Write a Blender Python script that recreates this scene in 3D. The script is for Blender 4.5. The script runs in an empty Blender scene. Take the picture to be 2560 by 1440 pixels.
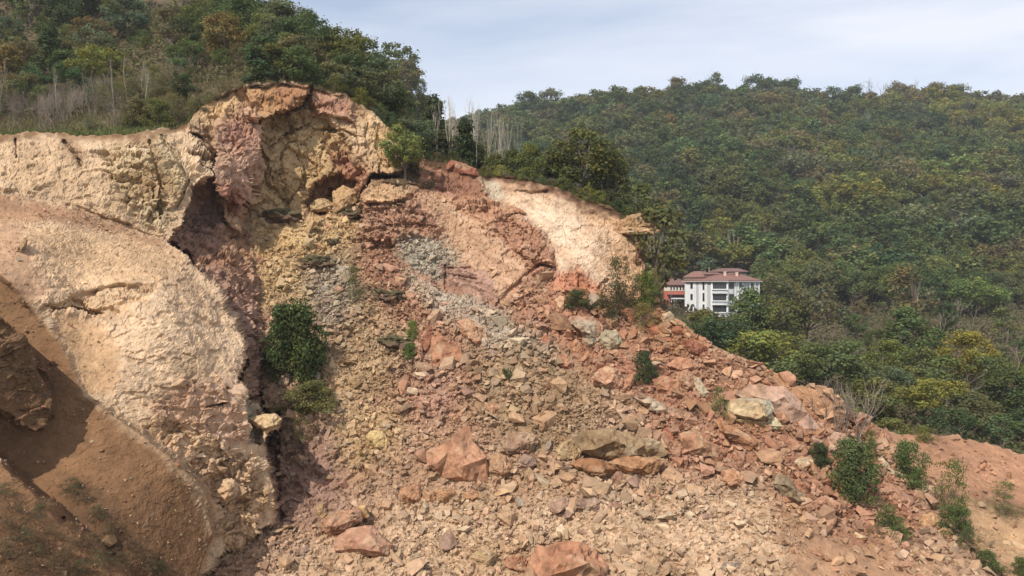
import bpy, bmesh, math, random
import numpy as np
from mathutils import Vector, Matrix, geometry
random.seed(7); RNG = np.random.default_rng(11)
C = bpy.context.scene
COL = C.collection
rad = math.radians

# ---------------------------------------------------------------- camera
FPX = 2000.0                       # focal length in photograph pixels (2560 wide)
cam_d = bpy.data.cameras.new('camera'); cam = bpy.data.objects.new('camera', cam_d); COL.objects.link(cam)
cam_d.sensor_width = 36.0; cam_d.lens = 36.0 * FPX / 2560.0
cam_d.clip_start = 0.5; cam_d.clip_end = 6000
cam.location = (0, 0, 0); cam.rotation_euler = (rad(90), 0, 0)
C.camera = cam
# ---------------------------------------------------------------- sky, sun, exposure
SUN_EL, SUN_AZ = rad(45), rad(-149)          # azimuth clockwise from +Y: behind the camera, to the left
w = bpy.data.worlds.new("World"); C.world = w; w.use_nodes = True
nt = w.node_tree; nt.nodes.clear()
N = nt.nodes.new; L = nt.links.new
out = N('ShaderNodeOutputWorld'); bg = N('ShaderNodeBackground'); sky = N('ShaderNodeTexSky')
sky.sky_type = 'NISHITA'; sky.sun_disc = False; sky.sun_elevation = SUN_EL; sky.sun_rotation = SUN_AZ
sky.air_density = 1.0; sky.dust_density = 1.0; sky.ozone_density = 1.6; sky.altitude = 200
tc = N('ShaderNodeTexCoord'); mp = N('ShaderNodeMapping')
mp.inputs['Rotation'].default_value = (0, rad(-24), rad(20)); mp.inputs['Scale'].default_value = (0.9, 1.1, 4.2)
n1 = N('ShaderNodeTexNoise'); n1.inputs['Scale'].default_value = 1.5; n1.inputs['Detail'].default_value = 7; n1.inputs['Roughness'].default_value = 0.52
n1.inputs['Distortion'].default_value = 0.4
cr = N('ShaderNodeValToRGB'); cr.color_ramp.elements[0].position = 0.36; cr.color_ramp.elements[0].color = (0.26, 0.26, 0.26, 1)
cr.color_ramp.elements[1].position = 0.62; cr.color_ramp.elements[1].color = (0.80, 0.80, 0.80, 1)
mx = N('ShaderNodeMixRGB'); mx.inputs[2].default_value = (7.0, 7.05, 7.4, 1)
L(tc.outputs['Generated'], mp.inputs['Vector']); L(mp.outputs['Vector'], n1.inputs['Vector']); L(n1.outputs['Fac'], cr.inputs['Fac'])
L(cr.outputs['Color'], mx.inputs[0]); L(sky.outputs['Color'], mx.inputs[1])
L(mx.outputs['Color'], bg.inputs['Color']); bg.inputs['Strength'].default_value = 0.142; L(bg.outputs['Background'], out.inputs['Surface'])
sd = bpy.data.lights.new('sun', 'SUN'); so = bpy.data.objects.new('sun', sd); COL.objects.link(so)
sd.energy = 4.5; sd.angle = rad(0.55); sd.color = (1.0, 0.94, 0.85)
TOSUN = Vector((math.sin(SUN_AZ) * math.cos(SUN_EL), math.cos(SUN_AZ) * math.cos(SUN_EL), math.sin(SUN_EL)))
so.rotation_euler = (-TOSUN).to_track_quat('-Z', 'Y').to_euler()
C.view_settings.view_transform = 'Standard'; C.view_settings.look = 'None'
C.view_settings.exposure = 0.13; C.view_settings.gamma = 1.0
C.render.engine = 'CYCLES'
C.cycles.max_bounces = 5; C.cycles.diffuse_bounces = 3; C.cycles.transmission_bounces = 2; C.cycles.glossy_bounces = 1
C.cycles.transparent_max_bounces = 4; C.cycles.volume_bounces = 0
C.cycles.use_denoising = True

HAZE = 0.00027
# ---------------------------------------------------------------- small helpers
def lin(c):
    return tuple(((v / 255.0) / 12.92 if v <= 10 else ((v / 255.0 + 0.055) / 1.055) ** 2.4) for v in c)
def alb(c, k=0.70):                              # colour as seen in full sun -> base colour
    a = np.array(lin(c)); g = a @ np.array([.3, .55, .15]); return (a * .77 + g * .23) * np.array([1.0, .965, .89]) * k
def P3(px, py, D):
    return ((px - 1280) / FPX * D, D, (720 - py) / FPX * D)
def topx(x, y, z):
    return 1280 + x / y * FPX, 720 - z / y * FPX
def sstep(a, b, x):
    t = np.clip((x - a) / (b - a), 0, 1); return t * t * (3 - 2 * t)

def _hash(ix, iy, iz, s):
    h = (ix.astype(np.int64) * 374761393 + iy.astype(np.int64) * 668265263 + iz.astype(np.int64) * 1274126177 + s * 974711) & 0xFFFFFFFF
    h = ((h ^ (h >> 13)) * 1274126177) & 0xFFFFFFFF
    h = ((h ^ (h >> 16)) * 2246822519) & 0xFFFFFFFF
    return ((h ^ (h >> 15)) & 0xFFFFFF) / float(0xFFFFFF)
def vnoise(p, s=0):
    i = np.floor(p).astype(np.int64); f = p - i; f = f * f * f * (f * (f * 6 - 15) + 10)
    r = 0
    for dx in (0, 1):
        wx = f[..., 0] if dx else 1 - f[..., 0]
        for dy in (0, 1):
            wy = f[..., 1] if dy else 1 - f[..., 1]
            for dz in (0, 1):
                wz = f[..., 2] if dz else 1 - f[..., 2]
                r = r + wx * wy * wz * _hash(i[..., 0] + dx, i[..., 1] + dy, i[..., 2] + dz, s)
    return r * 2 - 1
def fbm(p, o=4, s=0, g=0.5):
    r = 0; a = 1.0; t = 0
    for k in range(o):
        r = r + a * vnoise(p, s + k); t += a; a *= g; p = p * 2.03 + 17.1
    return r / t
def ridged(p, o=4, s=0):
    r = 0; a = 1.0; t = 0
    for k in range(o):
        r = r + a * (1 - 2 * np.abs(vnoise(p, s + k))); t += a; a *= 0.5; p = p * 2.07 + 9.3
    return r / t
def worley(p, s=0):                              # F1, F2 and a random value per cell
    i = np.floor(p).astype(np.int64)
    f1 = np.full(p.shape[:-1], 9.0); f2 = f1.copy(); cid = np.zeros_like(f1)
    for dx in (-1, 0, 1):
        for dy in (-1, 0, 1):
            for dz in (-1, 0, 1):
                jx, jy, jz = i[..., 0] + dx, i[..., 1] + dy, i[..., 2] + dz
                qx = jx + _hash(jx, jy, jz, s) - p[..., 0]; qy = jy + _hash(jx, jy, jz, s + 1) - p[..., 1]; qz = jz + _hash(jx, jy, jz, s + 2) - p[..., 2]
                d = np.sqrt(qx * qx + qy * qy + qz * qz)
                c = d < f1
                f2 = np.where(c, f1, np.minimum(f2, d)); cid = np.where(c, _hash(jx, jy, jz, s + 3), cid); f1 = np.where(c, d, f1)
    return f1, f2, cid

def mesh_np(name, V, F, cols=None, mat=None, smooth=False):
    me = bpy.data.meshes.new(name)
    V = np.ascontiguousarray(V, dtype=np.float32); F = np.ascontiguousarray(F, dtype=np.int32)
    n = F.shape[1]
    me.vertices.add(len(V)); me.vertices.foreach_set('co', V.ravel())
    me.loops.add(F.size); me.loops.foreach_set('vertex_index', F.ravel())
    me.polygons.add(len(F)); me.polygons.foreach_set('loop_start', np.arange(0, F.size, n, dtype=np.int32))
    me.update(calc_edges=True)
    me.polygons.foreach_set('use_smooth', np.full(len(F), smooth))
    if cols is not None:
        a = me.attributes.new('Col', 'FLOAT_COLOR', 'POINT')
        c4 = np.ones((len(V), 4), dtype=np.float32); c4[:, :3] = cols
        a.data.foreach_set('color', c4.ravel())
    if mat: me.materials.append(mat)
    me.validate()
    return me
def link(name, me, parent=None, loc=(0, 0, 0), rz=0.0, sc=1.0):
    o = bpy.data.objects.new(name, me); COL.objects.link(o)
    o.location = loc; o.rotation_euler = (0, 0, rz); o.scale = (sc, sc, sc) if not hasattr(sc, '__len__') else sc
    if parent: o.parent = parent
    return o
def tag(o, label=None, cat=None, group=None, kind=None):
    if label: o['label'] = label
    if cat: o['category'] = cat
    if group: o['group'] = group
    if kind: o['kind'] = kind
    return o
class MB:                                        # collects simple solids into one mesh
    def __init__(s): s.v = []; s.f = []
    def box(s, c, d, rz=0.0):
        b = len(s.v); m = Matrix.Rotation(rz, 3, 'Z')
        for z in (-1, 1):
            for x, y in ((-1, -1), (1, -1), (1, 1), (-1, 1)):
                s.v.append(tuple(Vector(c) + m @ Vector((x * d[0] / 2, y * d[1] / 2, z * d[2] / 2))))
        s.f += [tuple(b + i for i in q) for q in ((3, 2, 1, 0), (4, 5, 6, 7), (0, 1, 5, 4), (1, 2, 6, 5), (2, 3, 7, 6), (3, 0, 4, 7))]
        return s
    def prism(s, poly, z0, z1, top=None):        # top: other outline at z1 (a truncated roof)
        b = len(s.v); n = len(poly); top = top or poly
        s.v += [(x, y, z0) for x, y in poly] + [(x, y, z1) for x, y in top]
        s.f += [tuple(b + i for i in range(n))[::-1], tuple(b + n + i for i in range(n))]
        for i in range(n):
            j = (i + 1) % n; s.f.append((b + i, b + j, b + n + j, b + n + i))
        return s
    def tube(s, pts, rs, n=5):
        b = len(s.v); pts = [Vector(p) for p in pts]
        for k, p in enumerate(pts):
            t = (pts[min(k + 1, len(pts) - 1)] - pts[max(k - 1, 0)]).normalized()
            a = t.cross(Vector((0.31, 0.95, 0.05))).normalized(); c = t.cross(a)
            for i in range(n):
                g = 2 * math.pi * i / n
                s.v.append(tuple(p + (a * math.cos(g) + c * math.sin(g)) * rs[k]))
        for k in range(len(pts) - 1):
            for i in range(n):
                j = (i + 1) % n
                s.f.append((b + k * n + i, b + k * n + j, b + (k + 1) * n + j, b + (k + 1) * n + i))
        return s
    def mesh(s, name, mat):
        me = bpy.data.meshes.new(name); me.from_pydata(s.v, [], s.f); me.update()
        if mat: me.materials.append(mat)
        return me
    def build(s, name, mat, parent=None, **k): return link(name, s.mesh(name, mat), parent, **k)

# ---------------------------------------------------------------- materials
def mat(name):
    m = bpy.data.materials.new(name); m.use_nodes = True
    return m, m.node_tree.nodes, m.node_tree.links
def rock_mat(name, sc1=2.2, sc2=9.0, bump=0.55, var=0.35, dist=0.12):
    m, n, l = mat(name); b = n['Principled BSDF']; b.inputs['Roughness'].default_value = 0.95
    b.inputs['Specular IOR Level'].default_value = 0.12
    a = n.new('ShaderNodeAttribute'); a.attribute_name = 'Col'
    g = n.new('ShaderNodeNewGeometry')
    t1 = n.new('ShaderNodeTexNoise'); t1.inputs['Scale'].default_value = sc1; t1.inputs['Detail'].default_value = 8; t1.inputs['Roughness'].default_value = 0.7
    t2 = n.new('ShaderNodeTexVoronoi'); t2.feature = 'F1'; t2.inputs['Scale'].default_value = sc2 * 0.5
    mr = n.new('ShaderNodeMapRange'); mr.inputs[1].default_value = 0.25; mr.inputs[2].default_value = 0.75; mr.inputs[3].default_value = 1 - var; mr.inputs[4].default_value = 1 + var
    mu = n.new('ShaderNodeMixRGB'); mu.blend_type = 'MULTIPLY'; mu.inputs[0].default_value = 1
    l.new(g.outputs['Position'], t1.inputs['Vector']); l.new(g.outputs['Position'], t2.inputs['Vector'])
    l.new(t1.outputs['Fac'], mr.inputs[0]); l.new(a.outputs['Color'], mu.inputs[1]); l.new(mr.outputs[0], mu.inputs[2])
    l.new(mu.outputs[0], b.inputs['Base Color'])
    ad = n.new('ShaderNodeMath'); ad.operation = 'ADD'; l.new(t1.outputs['Fac'], ad.inputs[0])
    ml = n.new('ShaderNodeMath'); ml.operation = 'MULTIPLY'; ml.inputs[1].default_value = 0.45; l.new(t2.outputs['Distance'], ml.inputs[0]); l.new(ml.outputs[0], ad.inputs[1])
    bp = n.new('ShaderNodeBump'); bp.inputs['Strength'].default_value = bump; bp.inputs['Distance'].default_value = dist
    l.new(ad.outputs[0], bp.inputs['Height']); l.new(bp.outputs[0], b.inputs['Normal'])
    return m
M_ROCK = rock_mat('fractured_rock', 2.4, 9.0, 0.6, 0.26, 0.10)
M_DIRT = rock_mat('loose_soil', 1.5, 14.0, 0.6, 0.32, 0.10)
M_RUB = rock_mat('broken_stone', 2.6, 8.0, 0.5, 0.28, 0.12)
M_BOUL = rock_mat('boulder_stone', 2.2, 6.0, 0.75, 0.40, 0.16)
def leaf_mat(name, trans=0.35):
    m, n, l = mat(name); n.remove(n['Principled BSDF'])
    oi = n.new('ShaderNodeObjectInfo'); a = n.new('ShaderNodeAttribute'); a.attribute_name = 'Col'
    mu = n.new('ShaderNodeMixRGB'); mu.blend_type = 'MULTIPLY'; mu.inputs[0].default_value = 1
    l.new(oi.outputs['Color'], mu.inputs[1]); l.new(a.outputs['Color'], mu.inputs[2])
    d = n.new('ShaderNodeBsdfDiffuse'); t = n.new('ShaderNodeBsdfTranslucent'); x = n.new('ShaderNodeMixShader'); x.inputs[0].default_value = trans
    l.new(mu.outputs[0], d.inputs['Color']); l.new(mu.outputs[0], t.inputs['Color'])
    l.new(d.outputs[0], x.inputs[1]); l.new(t.outputs[0], x.inputs[2]); l.new(x.outputs[0], n['Material Output'].inputs['Surface'])
    return m
M_LEAF = leaf_mat('foliage')
def plain(name, col, rough=0.8, var=0.12, scale=3.0, metal=0.0):
    m, n, l = mat(name); b = n['Principled BSDF']; b.inputs['Roughness'].default_value = rough; b.inputs['Metallic'].default_value = metal
    t = n.new('ShaderNodeTexNoise'); t.inputs['Scale'].default_value = scale; t.inputs['Detail'].default_value = 6
    g = n.new('ShaderNodeNewGeometry'); l.new(g.outputs['Position'], t.inputs['Vector'])
    mr = n.new('ShaderNodeMapRange'); mr.inputs[3].default_value = 1 - var; mr.inputs[4].default_value = 1 + var; l.new(t.outputs['Fac'], mr.inputs[0])
    mu = n.new('ShaderNodeMixRGB'); mu.blend_type = 'MULTIPLY'; mu.inputs[0].default_value = 1; mu.inputs[1].default_value = (*col, 1)
    l.new(mr.outputs[0], mu.inputs[2]); l.new(mu.outputs[0], b.inputs['Base Color'])
    return m
M_BARK = plain('bark', (0.13, 0.10, 0.075), 0.9, 0.3, 4)
M_PALEBARK = plain('pale_bark', (0.36, 0.31, 0.25), 0.9, 0.3, 4)
M_TWIG = plain('twigs', (0.20, 0.155, 0.12), 0.9, 0.3, 4)
# ---------------------------------------------------------------- near terrain: one sculpted sheet, split into its formations
# every region of it is given by its outline as seen from the viewpoint and by its distances (metres) at a few points
SIL = [(-260, 322), (0, 338), (60, 333), (120, 331), (190, 338), (250, 342), (310, 336), (370, 330), (410, 322), (440, 330), (470, 302), (500, 266), (530, 247), (560, 232), (590, 216), (620, 208),
       (700, 203), (740, 206), (790, 220), (860, 236), (890, 256), (940, 292), (985, 332), (1010, 372), (1050, 386), (1090, 408), (1130, 404), (1180, 420), (1200, 436),
       (1260, 441), (1330, 449), (1390, 465), (1430, 484), (1470, 505), (1520, 514), (1550, 533), (1575, 556), (1592, 590), (1603, 640), (1613, 690), (1628, 735), (1640, 758),
       (1665, 785), (1690, 800), (1706, 808), (1745, 841), (1780, 862), (1836, 886), (1906, 914), (1959, 938), (1987, 960), (2064, 968), (2100, 997), (2140, 1036), (2205, 1074),
       (2258, 1088), (2328, 1084), (2416, 1096), (2469, 1106), (2560, 1135), (2860, 1200)]
NU, NV = 1060, 430
u = np.linspace(-250, 2850, NU)
v0 = np.interp(u, [p[0] for p in SIL], [p[1] for p in SIL])
jag = np.stack([u / 26, u * 0, u * 0], -1)
v0 = v0 + 5 * vnoise(jag, 5) + 3 * vnoise(jag * 3.1, 6)
tt = np.linspace(0, 1, NV) ** 0.92
U = np.repeat(u[None, :], NV, 0); Vv = v0[None, :] + (1580 - v0[None, :]) * tt[:, None]

def tps(pts, X, Y, lam=1e-3):
    p = np.array([(a[0] / 500.0, a[1] / 500.0) for a in pts]); f = np.array([a[2] for a in pts], float); n = len(p)
    if n == 1: return np.full(X.shape, f[0])
    def k(r2): return 0.5 * r2 * np.log(r2 + 1e-9)
    A = np.zeros((n + 3, n + 3)); d = ((p[:, None] - p[None]) ** 2).sum(-1)
    A[:n, :n] = k(d) + lam * np.eye(n); A[:n, n] = 1; A[:n, n + 1:] = p; A[n, :n] = 1; A[n + 1:, :n] = p.T
    c = np.linalg.solve(A + 1e-9 * np.eye(n + 3), np.concatenate([f, [0, 0, 0]]))
    r = c[n] + c[n + 1] * X / 500 + c[n + 2] * Y / 500
    for i in range(n): r = r + c[i] * k((X / 500 - p[i, 0]) ** 2 + (Y / 500 - p[i, 1]) ** 2)
    return r
def dep(pts, X, Y): return 1.0 / np.clip(tps([(a, b, 1.0 / d) for a, b, d in pts], X, Y), 1 / 140.0, 1 / 18.0)
def sdist(poly, X, Y):                            # signed distance, > 0 inside
    d = np.full(X.shape, 1e9); ins = np.zeros(X.shape, bool); n = len(poly)
    for i in range(n):
        ax, ay = poly[i]; bx, by = poly[(i + 1) % n]; ex, ey = bx - ax, by - ay
        t = np.clip(((X - ax) * ex + (Y - ay) * ey) / (ex * ex + ey * ey + 1e-9), 0, 1)
        d = np.minimum(d, (X - ax - t * ex) ** 2 + (Y - ay - t * ey) ** 2)
        if ay != by: ins ^= ((ay > Y) != (by > Y)) & (X < ex * (Y - ay) / (by - ay) + ax)
    return np.where(ins, 1, -1) * np.sqrt(d)

q2 = np.stack([U / 45, Vv / 45, U * 0], -1)
WX = 9 * fbm(q2, 3, 21); WY = 9 * fbm(q2, 3, 22)
WC = 14 * fbm(q2 * 3.3, 4, 25); D = np.zeros(U.shape); COLR = np.zeros(U.shape + (3,)); AMP = {k: np.zeros(U.shape) for k in ('crag', 'block', 'fine', 'scree', 'strata', 'rub', 'lump', 'str')}
OBJ = np.zeros(U.shape, int)
OBJN = ['scree_slope', 'scarp', 'rock_ridge', 'cliff', 'dirt_bank', 'earth_bank']
ROCKY = dict(crag=.55, block=.35, fine=.12, lump=.5, str=.0, scree=0, strata=0, rub=0.0)
SCREE = dict(crag=.10, block=.0, fine=.10, lump=.6, scree=.35, strata=0, rub=1.0, str=0)
DIRT = dict(crag=0, block=0, fine=.035, lump=.25, scree=0.02, strata=0, rub=.02, str=0)
SLAB = dict(crag=.10, block=.14, fine=.06, lump=.3, scree=0, strata=.12, rub=.0, str=1)
OBJ_SOFT = False
def reg(poly, dpts=None, soft=5, col=None, st=None, obj=None, dd=0.0, warp=1.0, k=1.0, csoft=None):
    s = sdist(poly, U + WX * warp, Vv + WY * warp)
    m = sstep(-soft, soft, s)
    global D, COLR
    if dpts is not None: D = D * (1 - m) + dep(dpts, U, Vv) * m if D.any() else dep(dpts, U, Vv)
    if dd: D = D + dd * m
    cs = csoft or (max(soft, 4) if obj is not None else (max(soft, 24) if OBJ_SOFT else max(soft, 13))); mc = sstep(-cs, cs, s + (0 if obj is not None else WC))
    if col is not None: COLR = COLR * (1 - mc * k)[..., None] + alb(col) * (mc * k)[..., None]
    if st:
        for a, b in st.items(): AMP[a] = AMP[a] * (1 - mc) + b * mc
    if obj is not None: OBJ[s > 0] = obj
ALL = [(-9999, -9999), (9999, -9999), (9999, 9999), (-9999, 9999)]
reg(ALL, [(700, 520, 82), (900, 700, 77), (1240, 770, 75.5), (1640, 760, 80), (1750, 850, 75), (1960, 940, 71), (2080, 1000, 69.5), (2200, 1080, 69), (2560, 1140, 75), (700, 1300, 52),
          (1280, 1440, 47), (700, 1440, 46.5), (2000, 1440, 49), (2560, 1440, 53), (1300, 1000, 63), (2000, 1150, 61), (640, 600, 78.5), (2300, 1250, 63), (700, 900, 66), (1000, 850, 69), (700, 1100, 58)],
    col=(190, 149, 116), st=SCREE, obj=0)
# --- colours of the scree
reg([(610, 505), (760, 520), (900, 520), (905, 600), (880, 700), (760, 760), (640, 780), (630, 640)], soft=26, col=(214, 178, 116), k=.9)
reg([(700, 760), (900, 700), (1010, 780), (1010, 950), (900, 1010), (790, 1000), (800, 830)], soft=50, col=(190, 158, 112), k=.8)
reg([(780, 650), (860, 640), (900, 740), (850, 830), (790, 820), (760, 720)], soft=30, col=(168, 156, 142), k=.75)
reg([(880, 600), (980, 600), (1080, 720), (1200, 780), (1150, 860), (980, 800), (900, 700)], soft=30, col=(182, 124, 90), k=.8)
reg([(1000, 640), (1130, 690), (1200, 740), (1290, 810), (1440, 900), (1400, 945), (1230, 890), (1110, 800), (1010, 700)], soft=25, col=(190, 172, 150), k=.9)
reg([(700, 1330), (1000, 1200), (1500, 1290), (1900, 1270), (2000, 1400), (1500, 1420), (900, 1440)], soft=50, st=dict(SCREE, rub=.6))
reg([(1060, 930), (1130, 930), (1150, 1080), (1080, 1080)], soft=30, col=(184, 156, 140), st=dict(SCREE, rub=.45), k=.7)
reg([(1000, 930), (1180, 900), (1240, 1000), (1180, 1100), (1060, 1080), (960, 1000)], soft=40, col=(182, 128, 98), k=.7)
reg([(1180, 880), (1400, 880), (1520, 1000), (1480, 1120), (1300, 1130), (1180, 1050)], soft=40, col=(170, 138, 98), k=.8)
reg([(1280, 700), (1480, 720), (1640, 760), (1760, 860), (2060, 1010), (2200, 1090), (2320, 1300), (2160, 1400), (1900, 1180), (1680, 1200), (1600, 1000), (1420, 880), (1300, 800)], soft=40, col=(180, 120, 86), k=.9)
reg([(840, 1020), (1000, 1000), (1020, 1100), (900, 1180), (800, 1120)], soft=40, col=(202, 164, 104), k=.7)
reg([(690, 1080), (840, 1060), (860, 1260), (760, 1330), (690, 1300)], soft=40, col=(158, 118, 100), k=.8)  # shade beside the cliff pillar, painted as a darker base colour
reg([(700, 1420), (1000, 1250), (1500, 1210), (1900, 1230), (2050, 1440), (2050, 1600), (600, 1600)], soft=45, col=(212, 175, 136), k=.85)
reg([(1960, 1330), (2200, 1360), (2480, 1600), (2000, 1600)], soft=30, col=(192, 144, 104), st=dict(DIRT, rub=.3), k=.9)
reg([(1900, 920), (2070, 972), (2110, 1010), (2150, 1060), (2060, 1060), (1960, 990)], soft=16, col=(196, 142, 92), k=.9, st=dict(DIRT, rub=.3))
reg([(1560, 770), (1650, 762), (1720, 830), (1760, 880), (1680, 890), (1600, 840)], soft=20, col=(180, 120, 68), k=.9)
# --- earth bank at the right
reg([(2170, 1060), (2200, 980), (2560, 1000), (2860, 1050), (2860, 1600), (2560, 1500), (2470, 1400), (2390, 1330), (2320, 1240), (2250, 1160)],
    [(2205, 1075, 77), (2328, 1090, 79), (2560, 1134, 79), (2560, 1300, 65), (2400, 1250, 65), (2500, 1440, 54), (2860, 1440, 55)], soft=26, col=(188, 134, 96), st=dict(DIRT, lump=.5, rub=.12), obj=5)
reg([(2380, 1270), (2480, 1250), (2560, 1290), (2640, 1500), (2520, 1440), (2430, 1370)], soft=16, col=(196, 156, 108), k=.8)
reg([(2360, 1290), (2400, 1320), (2470, 1400), (2560, 1500), (2540, 1510), (2430, 1400), (2370, 1330)], soft=9, dd=1.5, col=(110, 84, 52), k=.8)
reg([(2430, 1250), (2560, 1270), (2620, 1300), (2430, 1268)], soft=5, col=(120, 100, 60), k=.7)
# --- middle ridge
RIDGE = [(905, 600), (905, 490), (928, 452), (1000, 442), (1040, 440), (1040, 300), (1660, 300), (1640, 700), (1600, 740), (1480, 740), (1400, 705), (1380, 672), (1310, 700), (1240, 768), (1200, 742), (1100, 730), (1040, 690), (1000, 660), (985, 610)]
reg(RIDGE, [(920, 470, 85), (905, 590, 81), (1000, 600, 81), (1000, 450, 88), (1100, 420, 95), (1200, 440, 95), (1330, 450, 94), (1450, 500, 93.5), (1590, 585, 95.5), (1613, 690, 92), (1480, 720, 82), (1380, 665, 83), (1240, 760, 77), (1100, 725, 79), (1250, 600, 86), (1400, 580, 88)],
    soft=9, col=(190, 132, 96), st=dict(ROCKY, crag=.3, block=.25), obj=2)
reg([(905, 520), (1000, 500), (1090, 515), (1110, 570), (1090, 592), (985, 595), (900, 604)], soft=6, col=(190, 142, 114), st=dict(ROCKY, block=.55, strata=.3, rub=.25), dd=-.4)
reg([(915, 470), (960, 452), (1010, 455), (1032, 488), (1000, 508), (958, 517), (914, 508)], soft=4, col=(214, 172, 124), dd=-1.2, st=dict(ROCKY, strata=.25, block=.2))
reg([(1020, 470), (1090, 474), (1210, 560), (1310, 640), (1312, 690), (1242, 764), (1180, 720), (1110, 640), (1096, 560)], soft=7, col=(196, 150, 112), st=dict(SLAB, rub=.12, block=.2, crag=.14), dd=-.3)
reg([(985, 600), (1060, 590), (1110, 600), (1150, 650), (1190, 710), (1160, 728), (1060, 694), (1000, 652)], soft=14, col=(184, 172, 152), st=dict(SCREE, rub=.8), dd=.3)
reg([(1095, 668), (1160, 660), (1230, 700), (1245, 762), (1190, 745), (1110, 716)], soft=8, col=(182, 138, 118), st=dict(SLAB, strata=.35, crag=.2))
reg([(1070, 425), (1130, 400), (1195, 415), (1205, 470), (1222, 500), (1150, 494), (1085, 474)], soft=6, col=(158, 106, 80), st=dict(ROCKY, crag=.35))
reg([(1110, 490), (1250, 515), (1325, 560), (1385, 640), (1384, 668), (1330, 655), (1250, 590)], soft=6, col=(192, 138, 104), st=dict(ROCKY, block=.6, crag=.2, rub=.15), dd=-1.0)
reg([(1205, 440), (1260, 446), (1390, 462), (1470, 505), (1550, 528), (1602, 590), (1615, 690), (1560, 730), (1480, 715), (1395, 690), (1386, 630), (1342, 566), (1262, 516), (1212, 482)], soft=4, col=(222, 182, 146), st=dict(SLAB, crag=.22, block=.12, strata=.1), dd=.7)
reg([(1205, 440), (1330, 445), (1460, 495), (1460, 520), (1390, 494), (1290, 478), (1230, 490), (1208, 470)], soft=7, col=(206, 158, 120), k=.9)
reg([(1200, 446), (1250, 456), (1262, 510), (1225, 500), (1208, 474)], soft=6, col=(190, 172, 146), k=.9)
reg([(1440, 505), (1550, 520), (1600, 590), (1618, 690), (1560, 730), (1500, 690), (1530, 600)], soft=30, col=(210, 158, 106), k=.8)
reg([(1300, 500), (1420, 520), (1440, 600), (1390, 620), (1345, 560)], soft=26, col=(226, 192, 158), k=.8)
reg([(1380, 690), (1440, 672), (1500, 715), (1470, 745), (1390, 735)], soft=9, col=(214, 140, 100), dd=-.5, st=dict(ROCKY, crag=.15))
reg([(1040, 380), (1120, 396), (1200, 428), (1330, 440), (1460, 494), (1560, 530), (1560, 548), (1450, 516), (1380, 482), (1280, 462), (1190, 442), (1080, 424)], soft=5, col=(92, 60, 40), st=dict(DIRT, crag=.35), dd=-.35)
reg([(915, 446), (960, 432), (1040, 440), (1085, 450), (1080, 466), (1020, 462), (930, 458)], soft=4, col=(88, 74, 46), st=dict(DIRT, crag=.3), dd=-.8)
OBJ_SOFT = True
# --- scarp behind
reg([(452, 330), (470, 120), (1020, 120), (1034, 380), (1000, 432), (930, 442), (908, 470), (905, 500), (830, 476), (790, 530), (720, 528), (650, 508), (612, 522), (600, 600), (560, 640), (540, 560), (520, 450), (480, 400)],
    [(480, 310, 76), (560, 240, 82), (700, 205, 90), (790, 222, 91), (890, 258, 92.5), (985, 335, 93), (1000, 430, 88), (905, 480, 85), (720, 522, 82), (620, 510, 78.5), (560, 600, 74), (520, 440, 73), (800, 400, 86)],
    soft=6, col=(208, 168, 122), st=dict(ROCKY, crag=.3, block=.4, lump=.3), obj=1)
reg([(668, 300), (700, 280), (778, 252), (805, 290), (872, 360), (912, 430), (880, 472), (800, 532), (700, 527), (650, 505), (636, 420), (648, 360)], soft=10, dd=2.4, col=(216, 180, 122), st=dict(ROCKY, crag=.2, block=.4, lump=.5))
reg([(800, 285), (940, 288), (990, 334), (1000, 430), (930, 430), (868, 360)], soft=10, col=(226, 190, 146), st=dict(ROCKY, crag=.3))
reg([(900, 300), (985, 330), (1000, 430), (960, 420)], soft=20, col=(216, 172, 104), k=.8)
reg([(780, 220), (860, 232), (888, 258), (876, 300), (800, 284), (778, 262)], soft=4, col=(190, 136, 108), dd=-1.2, st=dict(ROCKY, block=.3))
reg([(838, 372), (932, 432), (908, 482), (868, 478), (846, 440), (828, 400)], soft=8, col=(184, 128, 98), dd=-.6, st=dict(ROCKY, block=.5))
reg([(760, 505), (790, 462), (850, 436), (888, 462), (850, 490), (810, 534), (770, 532)], soft=9, dd=3.2, col=(176, 124, 78))  # low hollow of the bowl: recessed, its undershadow also painted darker
reg([(618, 212), (700, 203), (780, 212), (778, 240), (742, 264), (700, 276), (668, 292), (648, 302), (622, 290)], soft=3, dd=-3.2, col=(204, 150, 92), st=dict(ROCKY, crag=.3, block=.25))
reg([(690, 212), (778, 216), (772, 244), (720, 262), (680, 268)], soft=9, col=(174, 116, 78), k=.8)
reg([(545, 300), (590, 240), (640, 288), (652, 330), (640, 356), (660, 400), (658, 452), (640, 482), (628, 502), (600, 522), (560, 500), (540, 440)], soft=4, dd=-2.6, col=(206, 160, 130), st=dict(ROCKY, crag=.2, block=.3, lump=.5))
reg([(560, 300), (600, 280), (640, 300), (640, 350), (600, 390), (560, 350)], soft=16, col=(184, 126, 102), k=.7)
reg([(500, 262), (560, 236), (610, 230), (600, 290), (540, 300), (480, 312)], soft=9, col=(202, 160, 104), st=dict(ROCKY, str=.6))
reg([(540, 455), (610, 470), (612, 530), (560, 540)], soft=8, col=(180, 120, 92), st=dict(ROCKY, block=.5))
reg([(590, 205), (700, 200), (790, 210), (860, 230), (862, 240), (788, 226), (700, 211), (620, 218), (520, 256), (500, 262)], soft=3, csoft=4, col=(74, 58, 38), dd=-.7, st=dict(DIRT, crag=.3))
OBJ_SOFT = False
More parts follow.
